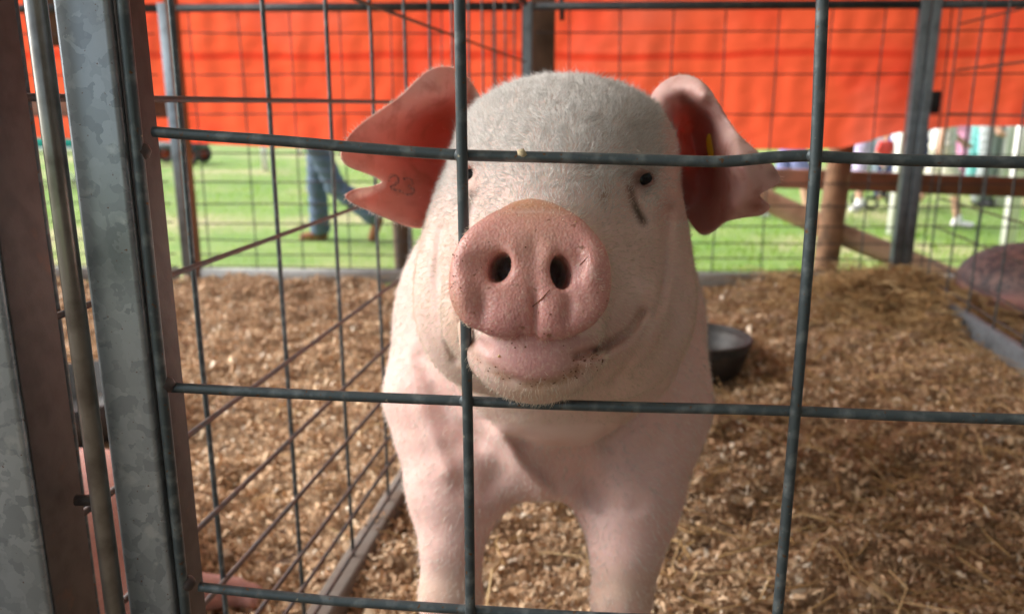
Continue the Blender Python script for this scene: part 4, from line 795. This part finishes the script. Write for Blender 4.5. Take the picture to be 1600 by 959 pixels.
# ================================================================== PEOPLE ON THE GRASS
def person_parts(pose, shorts=False):
    A = np.array
    sh = {s: A([s*.175, 0, 1.40]) for s in (-1, 1)}; hip = {s: A([s*.09, 0, .90]) for s in (-1, 1)}
    if pose == 'walk':
        kn = {-1: A([-.09, -.03, .49]), 1: A([.09, .17, .50])}; an = {-1: A([-.09, -.02, .09]), 1: A([.09, .50, .24])}; toe = {-1: A([-.09, -.17, .035]), 1: A([.09, .47, .06])}
        el = {-1: A([-.24, .10, 1.13]), 1: A([.24, -.06, 1.13])}; wr = {-1: A([-.24, .16, .89]), 1: A([.22, -.22, .93])}
    elif pose == 'stride':
        kn = {-1: A([-.10, -.14, .50]), 1: A([.10, .06, .48])}; an = {-1: A([-.10, -.22, .10]), 1: A([.10, .30, .12])}; toe = {-1: A([-.11, -.36, .05]), 1: A([.11, .20, .03])}
        el = {-1: A([-.23, .08, 1.13]), 1: A([.23, -.06, 1.13])}; wr = {-1: A([-.22, .10, .88]), 1: A([.20, -.25, .98])}
    else:
        kn = {s: A([s*.10, -.02, .49]) for s in (-1, 1)}; an = {s: A([s*.11, .02, .09]) for s in (-1, 1)}; toe = {s: A([s*.14, -.13, .035]) for s in (-1, 1)}
        el = {-1: A([-.25, .03, 1.13]), 1: A([.25, .03, 1.13])}; wr = {-1: A([-.22, -.12, .92]), 1: A([.16, -.22, 1.02])}
    def body(p):
        d = s_ell(p, (0, -.01, 1.60), (.075, .095, .115)); d = smin(d, s_cap(p, (0, .01, 1.52), (0, .01, 1.42), .052, .06), .02)
        d = smin(d, s_cap(p, (0, -.10, 1.60), (0, -.115, 1.575), .010, .014), .01)
        for s in (-1, 1):
            d = smin(d, s_ell(p, (s*.077, .0, 1.59), (.012, .022, .033)), .008); d = smax(d, -s_ell(p, (s*.03, -.105, 1.615), (.014, .012, .009)), .008)
            d = smin(d, s_cap(p, sh[s], el[s], .048, .038), .03); d = smin(d, s_cap(p, el[s], wr[s], .037, .026), .01)
            dr = (wr[s]-el[s]); dr /= np.linalg.norm(dr); pm = wr[s]+dr*.055; d = smin(d, s_ell(p, pm, (.026, .040, .048)), .02)
            for k in range(4): b = pm+dr*.03+A([0, (k-1.5)*.018, 0]); d = smin(d, s_cap(p, b, b+dr*(.045-.006*abs(k-1.3))+A([-s*.012, 0, 0]), .0095, .0085), .004)
            d = smin(d, s_cap(p, pm+A([0, -.03, 0]), pm+dr*.03+A([-s*.01, -.055, 0]), .011, .009), .008)
            d = smin(d, s_cap(p, hip[s], kn[s], .075, .055), .02); d = smin(d, s_cap(p, kn[s], an[s], .055, .036), .02)
        d = smin(d, s_ell(p, (0, 0, 1.15), (.15, .10, .28)), .05); return d.astype(np.float32)
    def shirt(p):
        d = s_ell(p, (0, 0, 1.26), (.185, .118, .22)); d = smin(d, s_ell(p, (0, .0, 1.02), (.165, .125, .17)), .06)
        for s in (-1, 1): d = smin(d, s_cap(p, sh[s]*A([.95, 1, 1]), sh[s]*.35+el[s]*.65, .070, .060), .04)
        return smax(smax(d, p[:, 2]-1.47, .03), .86-p[:, 2], .01).astype(np.float32)
    def pants(p):
        d = s_ell(p, (0, .01, .93), (.165, .128, .13)); lr = .088 if pose == 'walk' else .082
        for s in (-1, 1):
            d = smin(d, s_cap(p, hip[s], kn[s], .098, .084), .04)
            e_ = kn[s]+(an[s]-kn[s])*(.12 if shorts else .92); d = smin(d, s_cap(p, kn[s], e_, .080, lr), .03)
        d = d+.004*np.sin(p[:, 2]*70+p[:, 0]*30); return smax(d, p[:, 2]-.99, .01).astype(np.float32)
    def shoes(p):
        d = None
        for s in (-1, 1):
            a_ = s_cap(p, an[s]+A([0, .02, -.03]), toe[s], .047, .040); a_ = smin(a_, s_cap(p, an[s]+A([0, 0, .04]), an[s], .045, .046), .02); d = a_ if d is None else np.minimum(d, a_)
        return d.astype(np.float32)
    def hair(p):
        d = s_ell(p, (0, .012, 1.625), (.086, .100, .108)); return smax(d, -s_ell(p, (0, -.09, 1.56), (.075, .07, .10)), .01).astype(np.float32)
    ax = lambda lo, hi, st: np.arange(lo, hi, st)
    out = {}
    for nm, fn, (z0, z1), st in (('body', body, (0, 1.75), .013), ('shirt', shirt, (.8, 1.5), .018), ('trousers', pants, (.02, 1.02), .018), ('shoe', shoes, (-.03, .40), .012), ('shoe_r', shoes, (-.03, .40), .012), ('hair', hair, (1.48, 1.78), .014)):
        xr = ax(-.40, .40, st) if nm[:4] != 'shoe' else ax(-.40, .02, st) if nm == 'shoe' else ax(-.02, .40, st)
        V, F = sdf_mesh(fn, xr, ax(-.50, .66, st), ax(z0, z1, st), newton=1); me = bpy.data.meshes.new(nm[:4] if nm == 'shoe_r' else nm)
        me.vertices.add(len(V)); me.vertices.foreach_set('co', V.astype(np.float32).ravel()); me.loops.add(F.size); me.loops.foreach_set('vertex_index', F.astype(np.int32).ravel())
        me.polygons.add(len(F)); me.polygons.foreach_set('loop_start', np.arange(0, F.size, 4, dtype=np.int32)); me.polygons.foreach_set('loop_total', np.full(len(F), 4, np.int32)); me.update(calc_edges=True)
        me.polygons.foreach_set('use_smooth', np.ones(len(F), bool)); me.materials.append(M['white']); out[nm] = me
    return out
POSES = {('walk', False): person_parts('walk'), ('stand', False): person_parts('stand'), ('stride', False): person_parts('stride'), ('stride', True): person_parts('stride', True), ('stand', True): person_parts('stand', True)}
clothm = {}
def cloth(c, name='cloth'):
    k = tuple(c)
    if k not in clothm: clothm[k] = mat(name, c, .85, noise=[(14, 4, tuple(v*.7 for v in c), .5, .75)], bump=(60, .3, .003))
    return clothm[k]
SKIN = mat('skin', (.58, .34, .25), .6); HAIRM = mat('brown_hair', (.07, .045, .03), .7); BOOT = mat('tan_leather', (.26, .13, .07), .7)
WHT, JEAN, NAVY, PINK, LBL, GREY, RED, GRN, TEAL, TAN, BLU, DARK, LILAC, YEL = (.80, .80, .80), (.10, .15, .24), (.03, .04, .10), (.80, .30, .48), (.42, .58, .80), (.34, .36, .38), (.70, .07, .06), (.03, .40, .24), (.10, .45, .45), (.45, .34, .22), (.06, .14, .55), (.03, .03, .035), (.58, .50, .74), (.75, .68, .30)
def person(px, D, face, label, pose='stand', shorts=False, shirt=WHT, pants=JEAN, sc=1.0, shoe=None, hat=None, group=None):
    c = WD(px, 400, D); r = thing('person', (c[0], D, GROUND), label, 'person', group); r.rotation_euler = (0, 0, R(face)); r.scale = (sc, sc, sc)
    for nm, mm in (('body', SKIN), ('shirt', cloth(shirt)), ('trousers', cloth(pants)), ('shoe', cloth(shoe) if shoe else BOOT), ('shoe_r', cloth(shoe) if shoe else BOOT), ('hair', cloth(hat) if hat else HAIRM)):
        o = bpy.data.objects.new('hat' if (hat and nm == 'hair') else nm[:4] if nm == 'shoe_r' else nm, POSES[(pose, shorts)][nm]); o.parent = r; COL.objects.link(o); o.material_slots[0].link = 'OBJECT'; o.material_slots[0].material = mm
    return r
GP = 'show visitors beyond the wooden rail'
person(503, 7.1, -90, 'person in loose blue jeans and tan boots striding left across the grass', 'walk', shirt=LBL, pants=JEAN, shoe=(.26, .11, .05))
person(1222, 8.6, 70, 'person in blue shorts with bare legs behind the pig\'s right ear', 'stride', True, shirt=LILAC, pants=(.20, .22, .45), shoe=WHT, group=GP)
person(1320, 9.4, -60, 'person in navy top and lilac shorts beside the brown post', 'stand', True, shirt=NAVY, pants=LILAC, shoe=WHT, group=GP)
person(1452, 8.0, 80, 'person with bare legs and white socks walking past the right rear post', 'stride', True, shirt=WHT, pants=(.72, .70, .62), shoe=WHT, sc=.85, group=GP)
person(1366, 10.6, 20, 'small child in a red top and green cap near the stroller', 'stand', shirt=RED, pants=NAVY, sc=.50, hat=GRN, group=GP)
person(1345, 12.5, 0, 'person in pale blue shirt and white trousers left of the stroller', 'stand', shirt=LBL, pants=(.62, .70, .85), group=GP)
person(1392, 13.5, 150, 'person in white shirt and light trousers seen just left of the rear post', 'stand', shirt=WHT, pants=(.72, .76, .85), group=GP)
person(1418, 15.0, 30, 'person in lime top and navy trousers hidden mostly by the rear post', 'stride', shirt=YEL, pants=NAVY, group=GP)
person(1470, 12.0, -20, 'person in long pink trousers standing right of the rear post', 'stand', shirt=PINK, pants=(.85, .40, .62), shoe=BLU, group=GP)
person(1492, 14.5, 60, 'person in pale clothes and pale yellow trousers behind the pink one', 'stand', shirt=WHT, pants=(.70, .68, .45), group=GP)
person(1524, 9.8, 40, 'person in grey trousers and black boots in the gap below the tarp', 'stand', shirt=GREY, pants=(.36, .40, .42), shoe=DARK, group=GP)
person(1548, 17.0, -30, 'person in teal top and light trousers far back at the right', 'stride', shirt=TEAL, pants=(.55, .62, .80), group=GP)
person(1572, 13.0, 90, 'person in maroon trousers close to the white tent leg', 'stand', shirt=WHT, pants=(.22, .04, .08), sc=.95, group=GP)
person(1438, 17.5, 10, 'far person in tan top and white trousers right of the rear post', 'stand', shirt=TAN, pants=WHT, group=GP)
person(1250, 15.5, 0, 'person in red shorts far behind, left of the brown post', 'stand', True, shirt=YEL, pants=RED, group=GP)
person(1225, 18.5, 20, 'person in cream trousers far behind the pig\'s right ear', 'stride', shirt=NAVY, pants=(.75, .68, .5), group=GP)
person(1306, 17.0, 100, 'person in sky blue trousers far behind, just right of the brown post', 'stand', shirt=WHT, pants=LBL, group=GP)
person(1332, 19.5, -40, 'person in purple trousers far back between brown post and rear post', 'stride', shirt=GREY, pants=(.30, .12, .40), group=GP)
person(1380, 16.5, 60, 'person in bright blue trousers behind the child in the green cap', 'stride', shirt=RED, pants=BLU, group=GP)
person(1484, 18.5, 0, 'person in red trousers far back behind the pink ones', 'stand', shirt=WHT, pants=RED, group=GP)
person(1508, 12.5, -70, 'person in turquoise trousers left of the grey trousered one', 'stand', shirt=WHT, pants=(.25, .62, .62), group=GP)
person(1594, 16.0, 20, 'person in violet trousers at the very right edge behind the tent leg', 'stand', shirt=LILAC, pants=(.28, .20, .60), group=GP)
person(596, 15.0, -40, 'far person in white trousers beyond the pig\'s left ear tip', 'stand', shirt=RED, pants=WHT)
# tents, posts, table, cart, stroller
def canopy(px0, D0, px1, D1, h, label, m, lr=.035, depth=3.0, wall=False):
    a = WD(px0, 300, D0); b = WD(px1, 300, D1); a[2] = b[2] = GROUND; d = (b-a)/np.linalg.norm(b-a); n = np.array([-d[1], d[0], 0]); r = thing('canopy_tent', tuple((a+b)/2), label, 'tent')
    cs = [a, b, b+n*depth, a+n*depth]
    for k in cs: V, F = box_g(k+UP*h/2, (1, 0, 0), (0, 1, 0), UP, lr, lr, h/2, lr*.3); mesh('leg', V, F, M['white'], r)
    top = sum(cs)/4+UP*(h+.75); ov = [k+(k-sum(cs)/4)*.06+UP*h for k in cs]; lo = [k-UP*.22 for k in ov]
    V = ov+[top]+lo; F = [(0, 1, 4), (1, 2, 4), (2, 3, 4), (3, 0, 4)]+[(k, 5+k, 5+(k+1) % 4, (k+1) % 4) for k in range(4)]; o = mesh('roof', V, F, m, r, smooth=False); o.modifiers.new('t', 'SOLIDIFY').thickness = .01
    if wall:
        for p_, q_ in ((cs[0], cs[1]), (cs[1], cs[2]), (cs[3], cs[0])):
            w_ = np.linalg.norm(q_-p_); dd = (q_-p_)/w_; nn2 = np.array([-dd[1], dd[0], 0]); V = []; K = 24
            for i in range(K+1):
                for zz in (.03, h): V.append(p_+dd*w_*i/K+nn2*(.03*math.sin(i*1.9)+.06)+UP*zz)
            o = mesh('side_wall', V, [(2*i, 2*i+2, 2*i+3, 2*i+1) for i in range(K)], m, r); o.modifiers.new('t', 'SOLIDIFY').thickness = .008
    return r
canopy(1402, 7.6, 1586, 6.9, 2.15, 'white canopy tent with two thick white legs showing right of the rear post', M['white'], .045)
canopy(1395, 21, 1700, 19.5, 2.2, 'big white marquee with closed walls at the back of the crowd on the right', M['white'], .04, 4, True)
canopy(1180, 25, 1370, 25, 2.2, 'pale far marquee behind the ear and brown post', M['white'], .04, 4, True)
canopy(-40, 26, 200, 27, 2.2, 'far white marquee at the left beyond the teal table', M['white'], .04, 4, True)
canopy(560, 27, 760, 26, 2.2, 'far white marquee hidden behind the pig\'s left ear', M['white'], .04, 4, True)
for px, D, lab in ((417, 15.2, 'lone white marker post on the grass between two near wires'), (632, 13.5, 'white marker post seen under the notch of the pig\'s left ear'), (473, 20, 'distant white marker post just left of the walking person')):
    c = WD(px, 300, D); V, F = box_g((c[0], D, GROUND+.45), (1, 0, 0), (0, 1, 0), UP, .05, .05, .47, .012); o = mesh('marker_post', V, F, M['white']); tag(o, lab, 'post', 'white marker posts on the grass')
c = WD(85, 300, 12.2); TBL = thing('folding_table', (c[0], 12.2, GROUND), 'white folding table with crossed legs and a teal cloth edge, far left', 'table')
b0 = np.array([c[0], 12.2, GROUND]); V, F = box_g(b0+UP*.56, (1, 0, 0), (0, 1, 0), UP, .85, .36, .02, .05); mesh('table_top', V, F, M['white'], TBL)
for sx_ in (-.6, .35):
    for q in (-1, 1): V, F = tube_g([b0+np.array([sx_-.22*q, q*.3, .02]), b0+np.array([sx_+.22*q, q*.3, .55])], .018, 8); mesh('leg', V, F, M['darktube'] if q > 0 else M['white'], TBL)
V, F = box_g(b0+UP*.66, (1, 0, 0), (0, 1, 0), UP, .80, .30, .07, .02); o = mesh('storage_box', V, F, M['teal']); tag(o, 'long teal box lying on the white folding table', 'box')
c = WD(285, 300, 17.0); b0 = np.array([c[0], 17.0, GROUND]); CT = thing('cart', tuple(b0), 'low dark flatbed cart with red wheel hubs far back at the left', 'cart')
V, F = box_g(b0+UP*.36, (0, 1, 0), UP, (1, 0, 0), .35, .06, .50, .02); mesh('cart_bed', V, F, M['darktube'], CT)
RIM = mat('red_rim', (.42, .05, .03), .5)
for sx_ in (-.42, .36):
    for sy in (-.36, .36):
        wc = b0+np.array([sx_, sy, .19]); t = np.linspace(0, 2*math.pi, 25); V, F = tube_g([wc+np.array([.145*math.cos(q), 0, .145*math.sin(q)]) for q in t], .048, 8, cap=False); wh = mesh('wheel', V, F, M['rubber'], CT, origin=wc)
        V, F = lathe_g((0, 0, 0), [(.001, -.03), (.10, -.02), (.105, .02), (.001, .03)], 16); mesh('rim', [wc+np.array([v[0], v[2], v[1]]) for v in V], F, RIM, wh)
V, F = tube_g([b0+np.array([-.5, 0, .36]), b0+np.array([-.8, 0, .40]), b0+np.array([-1.05, 0, .62])], .02, 8); mesh('handle', V, F, M['darktube'], CT)
c = WD(1368, 300, 9.6); b0 = np.array([c[0], 9.6, GROUND]); ST = thing('stroller', tuple(b0), 'navy folding stroller with dark wheels standing on the grass under the rail', 'stroller')
V, F = box_g(b0+np.array([.08, 0, .36]), (1, 0, 0), (0, 1, 0), UP, .17, .17, .05, .03); mesh('seat', V, F, M['navy'], ST)
V, F = box_g(b0+np.array([.26, 0, .56]), (0, 1, 0), np.array([.94, 0, -.34]), np.array([.34, 0, .94]), .17, .02, .24, .01); mesh('backrest', V, F, M['navy'], ST)
for sy in (-.2, .2):
    V, F = tube_g([b0+np.array([-.12, sy, .1]), b0+np.array([.12, sy, .36]), b0+np.array([.46, sy, .95])], .011, 8); mesh('frame', V, F, M['bar'], ST)
    for sx_ in (-.12, .30):
        wc = b0+np.array([sx_, sy, .085]); t = np.linspace(0, 2*math.pi, 21); V, F = tube_g([wc+np.array([.066*math.cos(q), 0, .066*math.sin(q)]) for q in t], .018, 8, cap=False); mesh('wheel', V, F, M['rubber'], ST)
V, F = tube_g([b0+np.array([.46, -.2, .95]), b0+np.array([.46, .2, .95])], .014, 8); mesh('handle', V, F, M['rubber'], ST)
